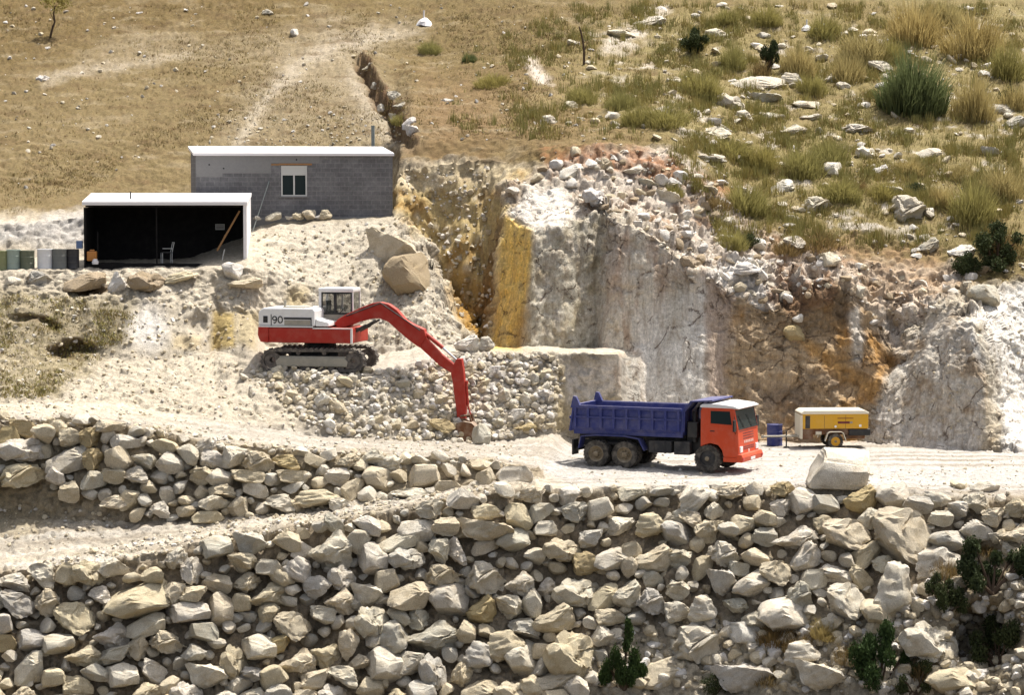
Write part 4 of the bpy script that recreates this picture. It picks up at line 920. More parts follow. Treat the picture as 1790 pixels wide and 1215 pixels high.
    cabm = MB(); cabm.prism(side, -1.18, 1.18); cab = cabm.build('cab', M_RED, t, .035)
    ro = MB(); ro.prism([(-.3, 2.50), (1.06, 2.49), (1.27, 2.47), (1.29, 2.51), (1.08, 2.59), (.4, 2.66), (-.2, 2.64), (-.31, 2.57)], -1.19, 1.19); ro.build('roof', M_WHITE, cab, .03)
    def wx(z): return 1.10 + (2.42 - z) / (2.42 - 1.74) * .14
    ws = MB(); ws.prism([(wx(2.42) + .004, 2.42), (wx(1.71) + .004, 1.71), (wx(1.71) - .02, 1.71), (wx(2.42) - .02, 2.42)], -1.06, 1.06); ws.build('windshield', M_GLASS, cab)
    fr = MB()
    for y in (-1.1, 1.04): fr.prism([(wx(2.42) + .012, 2.42), (wx(1.68) + .012, 1.68), (wx(1.68) - .02, 1.68), (wx(2.42) - .02, 2.42)], y, y + .06)
    fr.prism([(wx(1.71) + .012, 1.72), (wx(1.67) + .012, 1.67), (wx(1.67) - .02, 1.67), (wx(1.71) - .02, 1.72)], -1.04, 1.04)
    for y in (-.5, .4):
        fr.tube((wx(1.73) + .03, y, 1.71), (wx(2.2) + .03, y - .35, 2.2), .012, n=6)
    fr.build('window_frame', M_BLACK, cab)
    for s in (-1, 1):
        y0, y1 = sorted((s * 1.176, s * 1.187)); d = MB()
        d.prism([(.06, 1.16), (.06, 2.42), (.96, 2.42), (1.10, 1.75), (1.12, 1.0), (.62, 1.0), (.46, 1.14)], y0, y1); door = d.build('door', M_RED, cab, .004)
        y0, y1 = sorted((s * 1.18, s * 1.192)); w = MB(); w.prism([(.14, 1.90), (.14, 2.38), (.92, 2.38), (1.0, 1.86)], y0, y1); w.build('window', M_GLASS, door)
        y0, y1 = sorted((s * 1.182, s * 1.2)); hd = MB(); hd.box(.12, .3, y0, y1, 1.58, 1.62); hd.build('handle', M_BLACK, door)
        mi = MB(); y0, y1 = sorted((s * 1.24, s * 1.46)); mi.box(1.13, 1.2, y0, y1, 1.62, 2.06); mi.tube((1.1, s * 1.15, 2.2), (1.16, s * 1.34, 2.06), .014, n=6); mi.tube((1.15, s * 1.15, 1.5), (1.16, s * 1.34, 1.64), .014, n=6); mi.build('mirror', M_BLACK, cab, .02)
        st = MB(); y0, y1 = sorted((s * .75, s * 1.16)); st.box(.64, 1.22, y0, y1, .42, .60); st.build('step', M_RED, cab, .02)
    def fx(z): return 1.24 + (1.74 - z) / (1.74 - .60) * .06
    gr = MB()
    for z in (1.50, 1.40, 1.30, .98, .90): gr.box(fx(z) - .01, fx(z) + .008, -.62, .62, z - .018, z + .018)
    gr.box(fx(1.6) - .01, fx(1.6) + .006, -1.0, 1.0, 1.585, 1.60)
    gr.build('grille', M_DARKRED, cab)
    le = MB(); z = 1.17
    for i, (w, gaps) in enumerate([(.12, 0), (.12, 0), (.12, 0), (.12, 0), (.12, 0), (.12, 0)]):
        y = -.52 + i * .19; q = fx(z)
        le.box(q - .01, q + .01, y, y + .13, z - .05, z + .05)
    le.tube((fx(.94) - .01, 0, .78), (fx(.94) + .02, 0, .78), .09, n=18)
    le.build('badge', M_PALELET, cab)
    bp = MB(); bp.prism([(1.20, .42), (1.44, .42), (1.46, .62), (1.40, .74), (1.20, .74)], -1.2, 1.2); bum = bp.build('bumper', M_RED, t, .03)
    for s in (-1, 1):
        hl = MB(); y0, y1 = sorted((s * .78, s * 1.06)); hl.box(1.26, 1.325, y0, y1, .78, 1.02); hl.build('headlight', M_LAMP, cab, .02)
        rl = MB(); y0, y1 = sorted((s * 1.02, s * 1.19)); rl.box(1.40, 1.475, y0, y1, .50, .60); rl.build('indicator', M_SIGNRED, bum, .01)
    pl = MB(); pl.box(1.44, 1.468, -.25, .25, .46, .57); pl.build('number_plate', M_WHITE, bum)
    return t
truck = make_truck()

def make_excavator():
    cx = P(560, 645, 7.2); gz = min(drop(cx.x + q, 6.2 + r) for q in (-1.8, 0, 1.8) for r in (0, 1.0)) - .02
    t = empty('excavator', (cx.x, 7.2, gz), math.radians(-10))
    tag(t, 'red and white tracked excavator on the rubble ledge with its arm reaching down', 'excavator')
    Ltk, H, r = 4.3, .98, .45
    def stadium(r, x0, x1, zc0, zc1, n=10):
        a = [(x1 + r * math.sin(math.pi * i / n), zc1 + r * math.cos(math.pi * i / n)) for i in range(n + 1)]
        b = [(x0 - r * math.sin(math.pi * i / n), zc0 - r * math.cos(math.pi * i / n)) for i in range(n + 1)]
        return a + b
    for s in (-1, 1):
        y0, y1 = s * 1.15 - .25, s * 1.15 + .25
        m = MB(); out = stadium(r, -Ltk / 2 + r, Ltk / 2 - r, .47, .50); inn = stadium(r - .09, -Ltk / 2 + r, Ltk / 2 - r, .47, .50); n = len(out)
        vs = [(x, y0, z) for x, z in out] + [(x, y1, z) for x, z in out] + [(x, y0, z) for x, z in inn] + [(x, y1, z) for x, z in inn]
        fs = []
        for i in range(n):
            j = (i + 1) % n
            fs += [(i, j, j + n, i + n), (i + 2 * n, i + 3 * n, j + 3 * n, j + 2 * n), (i, i + 2 * n, j + 2 * n, j), (i + n, j + n, j + 3 * n, i + 3 * n)]
        m.add(vs, fs)
        # shoes along the track
        per = []; tot = 0
        for i in range(n):
            a, b = Vector(out[i]), Vector(out[(i + 1) % n]); per.append((tot, a, b)); tot += (b - a).length
        for q in range(44):
            d = tot * q / 44
            for st, a, b in per:
                if st <= d < st + (b - a).length: break
            dr = (b - a).normalized(); p = a + dr * (d - st); ang = math.atan2(dr.y, dr.x)
            M = Matrix.Translation((p.x, 0, p.y)) @ Matrix.Rotation(-ang, 4, 'Y')
            m.box(-.085, .085, y0 - .02, y1 + .02, -.015, .03, M); m.box(-.02, .02, y0 - .02, y1 + .02, .02, .075, M)
        tr = m.build('track', M_TRACK, t)
        f = MB(); f.box(-1.5, 1.45, s * 1.15 - .2, s * 1.15 + .2, .22, .66); f.prism([(-1.5, .25), (1.45, .25), (1.5, .45), (1.35, .6), (-1.4, .6), (-1.55, .45)], s * 1.15 - .24, s * 1.15 + .24); f.build('track_frame', M_GREYP, tr, .02)
        for x in (-Ltk / 2 + r, Ltk / 2 - r): wl = MB(); wl.lathe([(.12, -.2), (.34, -.2), (.34, .2), (.12, .2), (.12, -.2)], 'Y', (x, s * 1.15, .49), 18); wl.build('track_sprocket', M_TRACK, tr, smooth=True)
        for x in (-1.2, -.8, -.4, 0, .4, .8, 1.2): wl = MB(); wl.lathe([(.01, -.2), (.13, -.2), (.13, .2), (.01, .2)], 'Y', (x, s * 1.15, .2), 12); wl.build('roller', M_TRACK, tr, smooth=True)
        for x in (-.6, .5): wl = MB(); wl.lathe([(.01, -.2), (.09, -.2), (.09, .2), (.01, .2)], 'Y', (x, s * 1.15, .80), 12); wl.build('roller', M_TRACK, tr, smooth=True)
    u = MB(); u.box(-1.0, 1.0, -.95, .95, .55, .95); u.lathe([(.62, .95), (.66, 1.0), (.66, 1.2), (.3, 1.2)], 'Z', (0, 0, 0), 24); u.build('undercarriage', M_DARK, t, .02)
    up = empty('upper_structure', (0, 0, 0), math.radians(-3)); up.parent = t
    KX = 1 / (163 * math.cos(math.radians(13))); KZ = 1 / 163
    X = lambda zx: (zx - 503) * KX
    Z = lambda zy: (636 - zy) * KZ
    X0_ = X; X = lambda zx: X0_(zx) + .26
    pb = MB(); pb.box(X(170), X(735), -1.22, 1.22, Z(440), Z(340)); pb.build('deck', M_ERED, up, .03)
    cw = MB(); cw.prism([(X(110), Z(436)), (X(170) - .01, Z(442)), (X(170) - .01, Z(330)), (X(95), Z(330)), (X(92), Z(390))], -1.24, 1.24); cw.build('counterweight', M_ERED, up, .05)
    ed = MB(); ed.box(X(470), X(738), -1.24, -1.16, Z(345), Z(338)); ed.box(X(100), X(470), -1.235, -1.16, Z(336), Z(328)); ed.box(X(727), X(739), -1.24, -1.16, Z(440), Z(346)); ed.build('edge_trim', M_WHITE, up)
    hd = MB(); hd.prism([(X(96), Z(328)), (X(96), Z(235)), (X(125), Z(208)), (X(470), Z(208)), (X(480), Z(228)), (X(482), Z(328))], -1.18, 1.18); hood = hd.build('engine_hood', M_WHITE, up, .05)
    l2 = MB(); l2.box(X(250), X(400), -.9, .3, Z(209), Z(200)); l2.tube((X(200), .4, Z(210)), (X(200), .4, Z(165)), .06); l2.build('exhaust', M_GREYP, hood, .01)
    ct = MB(); ct.prism([(X(482), Z(330)), (X(482), Z(275)), (X(510), Z(288)), (X(570), Z(300)), (X(575), Z(330))], -1.1, .2); ct.build('toolbox', M_WHITE, up, .04)
    y = -1.19
    dk = MB(); dk.box(X(130), X(160), y - .004, y + .01, Z(306), Z(262)); dk.box(X(272), X(458), y - .004, y + .01, Z(283), Z(270)); dk.box(X(182), X(187), y - .003, y + .01, Z(325), Z(250)); dk.box(X(455), X(461), y - .004, y + .01, Z(326), Z(270)); dk.build('hood_marking', M_BLACK, hood)
    vt = MB(); vt.box(X(275), X(452), y - .002, y + .01, Z(322), Z(288)); vt.build('louvre_panel', M_GREYP, hood)
    def arc(cx, cz, rx, rz, a0, a1, wd, n=18):
        o_ = [(cx + rx * math.cos(math.radians(a0 + (a1 - a0) * k / n)), cz + rz * math.sin(math.radians(a0 + (a1 - a0) * k / n))) for k in range(n + 1)]
        i_ = [(cx + (rx - wd) * math.cos(math.radians(a0 + (a1 - a0) * k / n)), cz + (rz - wd) * math.sin(math.radians(a0 + (a1 - a0) * k / n))) for k in range(n + 1)]
        for k in range(n): nm.prism([o_[k], o_[k + 1], i_[k + 1], i_[k]], y - .006, y + .012)
    nm = MB(); zc = Z(286); hh = .155
    arc(X(208), zc + .055, .105, .10, 0, 360, .045); arc(X(208), zc + .03, .105, .185, -120, 20, .045)
    arc(X(247), zc, .115, hh, 0, 360, .045)
    nm.build('number_marking', M_BLACK, hood)
    X = lambda zx: X0_(zx) + .02
    # cab on the far side
    x0, x1, ya, yb = X(484), X(722), .12, 1.2
    cb = MB(); cb.box(x0, x1, ya, yb, Z(338), Z(248)); cab = cb.build('cab', M_GREYP, up, .03)
    rf = MB(); rf.box(x0 - .02, x1 + .01, ya - .02, yb + .02, Z(108), Z(78)); rf.build('cab_roof', M_WHITE, cab, .05)
    for (px, w) in ((x0, .12), (x1 - .06, .06)):
        for py in (ya, yb - .06): ps = MB(); ps.box(px, px + w, py, py + .06, Z(250), Z(106)); ps.build('cab_post', M_WHITE, cab, .01)
    for py in (ya, yb - .05): ps = MB(); ps.box(X(590), X(604), py, py + .05, Z(250), Z(106)); ps.build('cab_post', M_WHITE, cab, .01)
    gs = MB()
    for py in (ya + .02, yb - .04): gs.box(x0 + .11, x1 - .05, py, py + .012, Z(249), Z(108))
    gs.box(x1 - .04, x1 - .028, ya + .06, yb - .06, Z(249), Z(108)); gs.build('cab_window', M_CLEAR, cab)
    fr = MB(); fr.box(x0 + .12, x1 - .06, ya - .004, ya + .03, Z(118), Z(106)); fr.box(x0 + .12, X(512), ya - .004, ya + .03, Z(249), Z(118)); fr.box(X(588), X(606), ya - .004, ya + .06, Z(249), Z(118)); fr.box(X(704), x1 - .055, ya - .004, ya + .03, Z(249), Z(118)); fr.box(x0 + .1, x1 - .05, ya - .006, ya + .03, Z(258), Z(246)); fr.build('window_frame', M_BLACK, cab)
    se = MB(); se.box(X(530), X(580), .4, .9, Z(262), Z(235)); se.box(X(520), X(535), .4, .9, Z(240), Z(165)); se.build('seat', M_BLACK, cab, .03)
    lv = MB(); lv.tube((X(620), .3, Z(250)), (X(650), .3, Z(215)), .02); lv.build('lever', M_BLACK, cab)
    # boom, dipper and rams
    S = lambda pts: [(X(a), Z(b)) for a, b in pts]
    bo = MB(); bo.prism(S([(615, 315), (640, 285), (700, 250), (800, 203), (880, 172), (930, 166), (985, 178), (1040, 215), (1100, 285), (1160, 318), (1225, 345), (1240, 395), (1195, 470), (1130, 425), (1050, 358), (985, 300), (930, 277), (880, 277), (780, 302), (700, 335), (640, 345)]), -.42, -.02); boom = bo.build('boom', M_ERED, up, .03)
    b2 = MB(); b2.prism(S([(1195, 468), (1232, 392), (1260, 430), (1340, 512), (1440, 592), (1425, 640), (1400, 632), (1330, 590)]), -.36, -.08); b2.build('boom_tip', M_ERED, boom, .02)
    hs = MB()
    for y in (-.44, 0.0): hs.tube((X(700), y, Z(262)), (X(935), y, Z(172)), .025); hs.tube((X(935), y, Z(172)), (X(1200), y, Z(352)), .025)
    hs.build('hydraulic_pipe', M_DARK, boom)
    for y in (-.52, .08):
        c = MB(); c.tube((X(725), y, Z(385)), (X(840), y, Z(325)), .075); c.tube((X(838), y, Z(326)), (X(905), y, Z(288)), .045); c.build('lift_ram', M_DARK, boom, smooth=True)
    c = MB(); c.tube((X(1222), -.22, Z(372)), (X(1345), -.22, Z(470)), .085); ra = c.build('dipper_ram', M_ERED, boom, smooth=True)
    c = MB(); c.tube((X(1340), -.22, Z(466)), (X(1435), -.22, Z(548)), .05); c.build('ram_rod', M_CHROME, ra, smooth=True)
    st = MB(); st.prism(S([(1432, 560), (1445, 540), (1476, 540), (1488, 620), (1496, 720), (1504, 830), (1500, 960), (1478, 985), (1452, 985), (1442, 900), (1416, 700), (1404, 640), (1410, 605)]), -.37, -.07); stick = st.build('dipper_arm', M_ERED, up, .02)
    c = MB(); c.tube((X(1500), -.22, Z(700)), (X(1512), -.22, Z(850)), .06); c.tube((X(1511), -.22, Z(848)), (X(1530), -.22, Z(915)), .035); c.box(X(1488), X(1512), -.3, -.14, Z(712), Z(690)); c.build('bucket_ram', M_ERED, stick, smooth=True)
    ln = MB(); ln.tube((X(1470), -.4, Z(925)), (X(1535), -.4, Z(915)), .04); ln.tube((X(1470), -.04, Z(925)), (X(1535), -.04, Z(915)), .04); ln.tube((X(1530), -.4, Z(915)), (X(1545), -.4, Z(985)), .04); ln.tube((X(1530), -.04, Z(915)), (X(1545), -.04, Z(985)), .04); ln.build('bucket_link', M_RUST, stick, smooth=True)
    bk = MB(); prof = S([(1450, 970), (1500, 955), (1555, 965), (1600, 1010), (1610, 1070), (1570, 1120), (1500, 1135), (1420, 1120)])
    bk.strip(prof, -.05, -.72, .28)
    for yy in (-.72, .25): bk.prism(S([(1450, 970), (1500, 955), (1555, 965), (1600, 1010), (1610, 1070), (1570, 1120), (1500, 1135), (1420, 1120)]), yy, yy + .03)
    for i in range(5): bk.box(X(1385), X(1425), -.70 + i * .23, -.62 + i * .23, Z(1128), Z(1114))
    for yy in (-.38, -.1): bk.prism(S([(1440, 985), (1455, 940), (1500, 940), (1560, 970), (1500, 975)]), yy, yy + .06)
    bk.build('bucket', M_RUST, up, .01)
    return t
excavator = make_excavator()

def make_compressor():
    Y0 = zY(785.5, 0); p = P(1460, 785.5, Y0)
    yaw = math.radians(184)
    off = Matrix.Rotation(yaw, 3, 'Z') @ Vector((0, .82, 0))
    t = empty('air_compressor', (p.x - off.x, p.y - off.y, 0.01), yaw)
    tag(t, 'yellow towable air compressor with pale lid parked by the cliff foot', 'compressor')
    # local +x = drawbar end, +y = side seen in the photo
    xf, xb = 1.42, -1.42
    b = MB(); b.prism([(xb, .84), (xb, 1.47), (xf - .02, 1.47), (xf, .84)], -.74, .74); body = b.build('canopy', M_YEL, t, .04)
    l = MB(); l.prism([(xb - .02, 1.46), (xb - .02, 1.53), (xb + .15, 1.62), (xf - .12, 1.62), (xf + .03, 1.52), (xf + .03, 1.46)], -.76, .76); l.build('lid', M_CREAMP, body, .035)
    e = MB(); e.box(xf - .012, xf + .03, -.74, .74, .42, 1.43); e.box(xf - .045, xf - .012, .735, .755, .42, 1.43); e.build('end_panel', M_CREAMP, body, .01)
    gl = MB(); gl.box(xf - .36, xf - .16, .735, .747, .86, 1.40); gl.build('louvre_panel', M_DARK, body)
    for x in (.45, -.45):
        s = MB(); s.box(x - .006, x + .006, .738, .744, .86, 1.41); s.build('panel_seam', M_DARK, body)
    m = MB(); m.box(-.62, -.12, .738, .748, 1.06, 1.15); m.box(-.78, -.1, .738, .745, 1.27, 1.30); m.build('nameplate', M_DARKRED, body)
    m = MB(); m.box(-.74, -.63, .738, .750, 1.065, 1.145); m.build('emblem', M_GREYP, body)
    m = MB(); m.box(-1.12, -1.02, .738, .752, .92, 1.02); m.tube((-.02, .74, .94), (-.02, .77, .94), .05); m.build('latch', M_LAMP, body)
    c = MB(); c.box(xb + .1, xf - .05, -.62, .62, .58, .84); c.box(xf - .5, xf - .03, -.55, .68, .40, .84); c.build('chassis_frame', M_RUST, t, .02)
    c = MB(); c.box(xb - .1, xb + .82, -.7, .72, .55, .82); c.build('rear_panel', M_BLACK, t, .03)
    c = MB(); c.tube((xb + .1, .4, .50), (xb + .9, .4, .50), .12, n=14); c.build('air_tank', M_RUST, t, smooth=True)
    c = MB(); c.tube((.55, .55, .66), (.8, .55, .66), .1); c.tube((.95, .6, .68), (1.05, .6, .62), .07); c.build('outlet', M_CREAMP, t, smooth=True)
    ax = MB(); ax.tube((0, -.8, .32), (0, .8, .32), .05); ax.box(-.06, .06, -.6, .6, .34, .6); ax.build('axle', M_DARK, t)
    for s in (-1, 1):
        make_wheel(t, 0, s * .82, .32, .2, s, rim_mat=M_YEL, lugs=20)
        g = MB(); y0, y1 = sorted((s * .70, s * .95)); g.strip([(.46, .34), (.34, .68), (.24, .74), (-.24, .74), (-.34, .68), (-.46, .34)], .03, y0, y1); g.build('mudguard', M_CREAMP, t, .01)
    d = MB(); d.tube((xf - .3, .35, .5), (2.35, 0, .47), .04); d.tube((xf - .3, -.35, .5), (2.35, 0, .47), .04); d.tube((2.3, 0, .47), (2.95, 0, .47), .045); d.tube((2.95, 0, .40), (2.95, 0, .52), .06); bar = d.build('drawbar', M_GREYP, t, smooth=True)
    j = MB(); j.tube((1.95, .1, .04), (1.95, .1, .72), .03); j.tube((1.95, .1, .0), (1.95, .1, .05), .12); j.tube((1.95, .1, .72), (2.1, .1, .72), .012); j.build('jockey_stand', M_DARK, bar)
    return t
compressor = make_compressor()

def make_drum(name, loc, mat, label, cat='drum', group=None, h=.88, r=.29, lid=None):
    m = MB(); m.lathe([(.001, 0), (r, 0), (r * 1.03, .015), (r, .04), (r, h * .33), (r * 1.035, h * .345), (r, h * .36), (r, h * .65), (r * 1.035, h * .665), (r, h * .68), (r, h - .04), (r * 1.03, h - .015), (r * 1.0, h), (r * .95, h), (r * .95, h - .025), (.001, h - .025)], 'Z', (0, 0, 0), 28)
    t = empty(name, loc); m.build('barrel', mat, t, smooth=True)
    c = MB(); c.lathe([(.04, h - .03), (.04, h), (.001, h)], 'Z', (r * .6, 0, 0), 10); c.build('bung', M_DARK, t)
    tag(t, label, cat, group); return t
q = P(1354, 779, zY(779, 0)); make_drum('drum', (q.x, q.y, 0), M_BLUE, 'dark blue drum standing between the truck nose and the compressor', h=.92, r=.33)
# ------------------------------------------------------------------ block house, open shed and what stands round them
def block_material():
    m, nt, N, L, b = new_mat('concrete_block')
    tc = N.new('ShaderNodeTexCoord').outputs['Object']
    sp = N.new('ShaderNodeSeparateXYZ'); L.new(tc, sp.inputs[0])
    ad = N.new('ShaderNodeMath'); ad.operation = 'ADD'; L.new(sp.outputs[0], ad.inputs[0]); L.new(sp.outputs[1], ad.inputs[1])
    cb = N.new('ShaderNodeCombineXYZ'); L.new(ad.outputs[0], cb.inputs[0]); L.new(sp.outputs[2], cb.inputs[1])
    br = N.new('ShaderNodeTexBrick'); L.new(cb.outputs[0], br.inputs['Vector'])
    br.inputs['Scale'].default_value = 1; br.inputs['Brick Width'].default_value = .42; br.inputs['Row Height'].default_value = .21
    br.inputs['Mortar Size'].default_value = .018; br.inputs['Mortar Smooth'].default_value = .3
    br.inputs['Color1'].default_value = (.165, .16, .16, 1); br.inputs['Color2'].default_value = (.135, .13, .132, 1); br.inputs['Mortar'].default_value = (.195, .19, .185, 1)
    n1 = noise_node(N, L, .8, 5, .7, tc); n2 = noise_node(N, L, 7, 4, .7, tc)
    c = mixc(N, L, 1.0, br.outputs['Color'], mrange(N, L, n1, .3, .7, .72, 1.25), 'MULTIPLY')
    c = mixc(N, L, 1.0, c, mrange(N, L, n2, .3, .7, .8, 1.2), 'MULTIPLY')
    L.new(c, b.inputs['Base Color']); b.inputs['Roughness'].default_value = .92
    bump(N, L, b, br.outputs['Fac'], -.4, .02); return m
M_BLOCK = block_material()
M_RENDER = paint('cement_render', (0.235, 0.23, 0.222), .9, .05, .3, scale=1.5, spec=.1)
M_ROOFW = paint('whitewashed_roof', (0.80, 0.77, 0.76), .8, .08, .06, spec=.1)
M_SHEDIN = paint('shed_shade', (0.014, 0.013, 0.013), .9, .02, .3, spec=.1)  # near-black colour stands for the shade inside the shed
M_TIMBER = paint('old_timber', (0.27, 0.13, 0.055), .85, .1, .4)
M_LINTEL = paint('orange_timber', (0.36, 0.19, 0.075), .85, .1, .4)
M_SHUT = paint('pale_shutter', (0.60, 0.59, 0.55), .6, .05, .1)
M_PIPE = paint('galvanised_pipe', (0.27, 0.30, 0.28), .6, .1, .2)
M_ORANGE = paint('orange_plastic', (0.50, 0.20, 0.04), .5, .1, .1)

def block_house():
    fl = P(343, 380, 17.3); yaw = math.radians(10)
    fr_ = Vector((math.cos(yaw), math.sin(yaw), 0))
    W, D, Hf = 8.95, 4.0, 2.86
    z0 = 9.55
    t = empty('block_house', (fl.x, fl.y, z0), yaw)
    tag(t, 'grey concrete block house with a flat white roof and one shuttered window', 'house')
    th = .2; wx0, wx1, wz0, wz1 = 3.85, 5.02, 1.02, 2.40
    w = MB()
    w.box(0, wx0, 0, th, 0, Hf); w.box(wx1, W, 0, th, 0, Hf); w.box(wx0, wx1, 0, th, 0, wz0); w.box(wx0, wx1, 0, th, wz1, Hf)
    def slope_wall(x0, x1): w.prism([(0, 0), (0, 1), (1, 1), (1, 0)], 0, 0) if False else None
    for x0, x1 in ((0, th), (W - th, W)):
        vs = [(x0, th, 0), (x1, th, 0), (x1, D, 0), (x0, D, 0), (x0, th, Hf), (x1, th, Hf), (x1, D, Hf + .33), (x0, D, Hf + .33)]
        w.add(vs, [(0, 1, 2, 3), (4, 5, 6, 7), (0, 1, 5, 4), (1, 2, 6, 5), (2, 3, 7, 6), (3, 0, 4, 7)])
    w.box(th, W - th, D - th, D, 0, Hf + .30)
    w.build('wall', M_BLOCK, t)
    pl = MB(); pl.box(.0, 3.4, -.012, .01, 2.06, Hf - .002); pl.box(3.4, 5.6, -.012, .01, 2.52, Hf - .002); pl.box(.02, 1.2, -.010, .01, 1.9, 2.06); pl.build('render_patch', M_RENDER, t)
    ft = MB(); ft.box(-.05, W + .15, -.12, .0, -.6, .06); ft.box(W, W + .15, 0, D, -.6, .06); ft.build('footing', M_RENDER, t, .02)
    r = MB(); a = math.atan2(.33, D)
    vs = []
    for x in (-.12, W + .06):
        for y, z in ((-.12, Hf - .006), (D + .1, Hf + .345)):
            for dz in (0, .13): vs.append((x, y, z + dz))
    r.add(vs, [(0, 1, 3, 2), (4, 6, 7, 5), (0, 4, 5, 1), (2, 3, 7, 6), (0, 2, 6, 4), (1, 5, 7, 3)]); r.build('roof', M_ROOFW, t, .01)
    li = MB(); li.box(3.75, 5.25, -.03, .05, 2.43, 2.51); li.box(3.4, 3.75, -.025, .04, 2.42, 2.49); li.build('lintel', M_LINTEL, t)
    for (x, z) in ((.6, 2.45), (1.25, 2.28), (4.55, 2.68)):
        v = MB(); v.tube((x, -.02, z), (x, .05, z), .04, n=8); v.build('vent_hole', M_BLACK, t)
    f = MB(); f.box(wx0, wx0 + .06, -.03, .12, wz0, wz1); f.box(wx1 - .06, wx1, -.03, .12, wz0, wz1); f.box(wx0 + .06, wx1 - .06, -.03, .12, wz1 - .06, wz1); f.box(wx0 + .06, wx1 - .06, -.03, .12, wz0, wz0 + .06); f.box((wx0 + wx1) / 2 - .035, (wx0 + wx1) / 2 + .035, -.02, .1, wz0 + .06, 1.98)
    win = f.build('window', M_SHUT, t, .005)
    g = MB(); g.box(wx0 + .06, wx1 - .06, .05, .06, wz0 + .06, 1.98); g.build('pane', M_GLASS, win)
    s = MB()
    for i in range(14): s.box(wx0 + .065, wx1 - .065, -.005, .03, 1.98 + i * .026, 2.003 + i * .026)
    s.box(wx0 + .062, wx1 - .062, .0, .02, 1.97, 2.34); s.build('shutter', M_SHUT, win)
    cu = MB(); cu.box(wx0 + .35, wx0 + .52, .08, .1, wz0 + .1, 1.97); cu.box(wx0 + .66, wx0 + .9, .08, .1, wz0 + .3, 1.97); cu.build('curtain', M_LINTEL, win)
    si = MB(); si.box(wx0 - .08, wx1 + .08, -.07, .06, wz0 - .06, wz0 - .003); si.build('sill', M_RENDER, win)
    return t, fl, yaw, z0
house, hfl, hyaw, hz = block_house()
R_ = Matrix.Rotation(hyaw, 3, 'Z')
# stay wire from the wall to the ground, pipe behind the house
a = hfl + R_ @ Vector((3.3, -.02, 0)); a.z = hz + 1.7; b = P(441, 381, 16.9); b.z = drop(b.x, b.y)
m = MB(); m.tube(b, a, .022, n=8); tag(m.build('leaning_rod', M_PIPE, None), 'thin grey rod leaning against the block house wall', 'rod')
q = P(652, 246, 25.5); qz = drop(q.x, q.y)
m = MB(); m.tube((0, 0, 0), (0, 0, 14.6 - qz + .2), .085, n=14); m.tube((0, 0, 14.6 - qz + .18), (0, 0, 14.6 - qz + .24), .1, n=14)
o = m.build('pipe_post', M_PIPE, None, smooth=True); top = P(652, 219, 25.5); o.location = (q.x, 25.5, qz); o.scale = (1, 1, (top.z - qz) / (14.6 - qz + .24)); tag(o, 'grey metal pipe standing upright behind the block house roof', 'pipe')

def open_shed():
    fl = P(147, 461, 12.9); yaw = math.radians(2.5); z0 = fl.z
    t = empty('open_shed', (fl.x, fl.y, z0), yaw)
    tag(t, 'open-fronted dark shed with white roof and white end wall', 'shed')
    W, D, H = 7.05, 3.4, 2.45
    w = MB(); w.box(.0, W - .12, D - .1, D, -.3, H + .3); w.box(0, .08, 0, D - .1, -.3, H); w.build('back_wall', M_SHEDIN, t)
    e = MB(); vs = [(W - .12, 0, -.4), (W + .03, 0, -.4), (W + .03, D + .1, -.4), (W - .12, D + .1, -.4), (W - .12, 0, H + .1), (W + .03, 0, H + .1), (W + .03, D + .1, H + .42), (W - .12, D + .1, H + .42)]
    e.add(vs, [(0, 1, 2, 3), (4, 5, 6, 7), (0, 1, 5, 4), (1, 2, 6, 5), (2, 3, 7, 6), (3, 0, 4, 7)]); e.build('end_wall', M_ROOFW, t, .01)
    r = MB(); vs = []
    for x in (-.06, W + .06):
        for y, z in ((-.1, H), (D + .15, H + .36)):
            for dz in (0.102, .26): vs.append((x, y, z + dz))
    r.add(vs, [(0, 1, 3, 2), (4, 6, 7, 5), (0, 4, 5, 1), (2, 3, 7, 6), (0, 2, 6, 4), (1, 5, 7, 3)]); r.build('roof', M_ROOFW, t, .01)
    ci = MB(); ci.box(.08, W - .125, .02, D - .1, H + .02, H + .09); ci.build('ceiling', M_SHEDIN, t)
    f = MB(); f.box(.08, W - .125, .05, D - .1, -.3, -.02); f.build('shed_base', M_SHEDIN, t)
    p = MB(); p.box(3.1, 3.16, .3, .36, 0, H + .02); p.box(.55, .6, .2, .25, 0, 1.4); p.build('post', M_SHEDIN, t)
    v = MB(); v.tube((1.95, 1.0, H + .3), (1.95, 1.0, H + .68), .035); v.build('vent_pipe', M_DARK, t)
    v = MB(); v.box(2.2, 2.45, .9, 1.15, H + .34, H + .39); v.build('roof_hatch', M_GREYP, t)
    return t, fl, yaw, z0
shed, sfl, syaw, sz = open_shed()
RS = Matrix.Rotation(syaw, 3, 'Z')
def in_shed(x, y, z=0): 
    q = sfl + RS @ Vector((x, y, 0)); q.z = sz + z; return q
m = MB(); m.tube((0, 0, 0), (1.0, 0, 1.75), .045, n=6); m.tube((.05, .1, .05), (.35, .1, .7), .03, n=6)
o = m.build('timber_prop', M_LINTEL, None); o.location = in_shed(5.75, .5, .55); tag(o, 'slanting orange timber propped inside the shed by its white end wall', 'timber')
m = MB(); m.tube((0, 0, 0), (.14, 0, .62), .022, n=6); o = m.build('stake', M_SHUT, None); o.location = in_shed(5.95, .3, 0); tag(o, 'short white stake leaning at the shed front', 'stake')
ch = empty('chair', in_shed(3.35, .7, 0), .3); tag(ch, 'tubular white chair in the dark shed opening', 'chair')
m = MB()
for x in (0, .42):
    for y in (0, .4): m.tube((x, y, 0), (x, y, .45), .016, n=8)
m.build('leg', M_SHUT, ch); m = MB(); m.box(-.02, .44, -.02, .42, .45, .48); m.build('seat', M_DARK, ch)
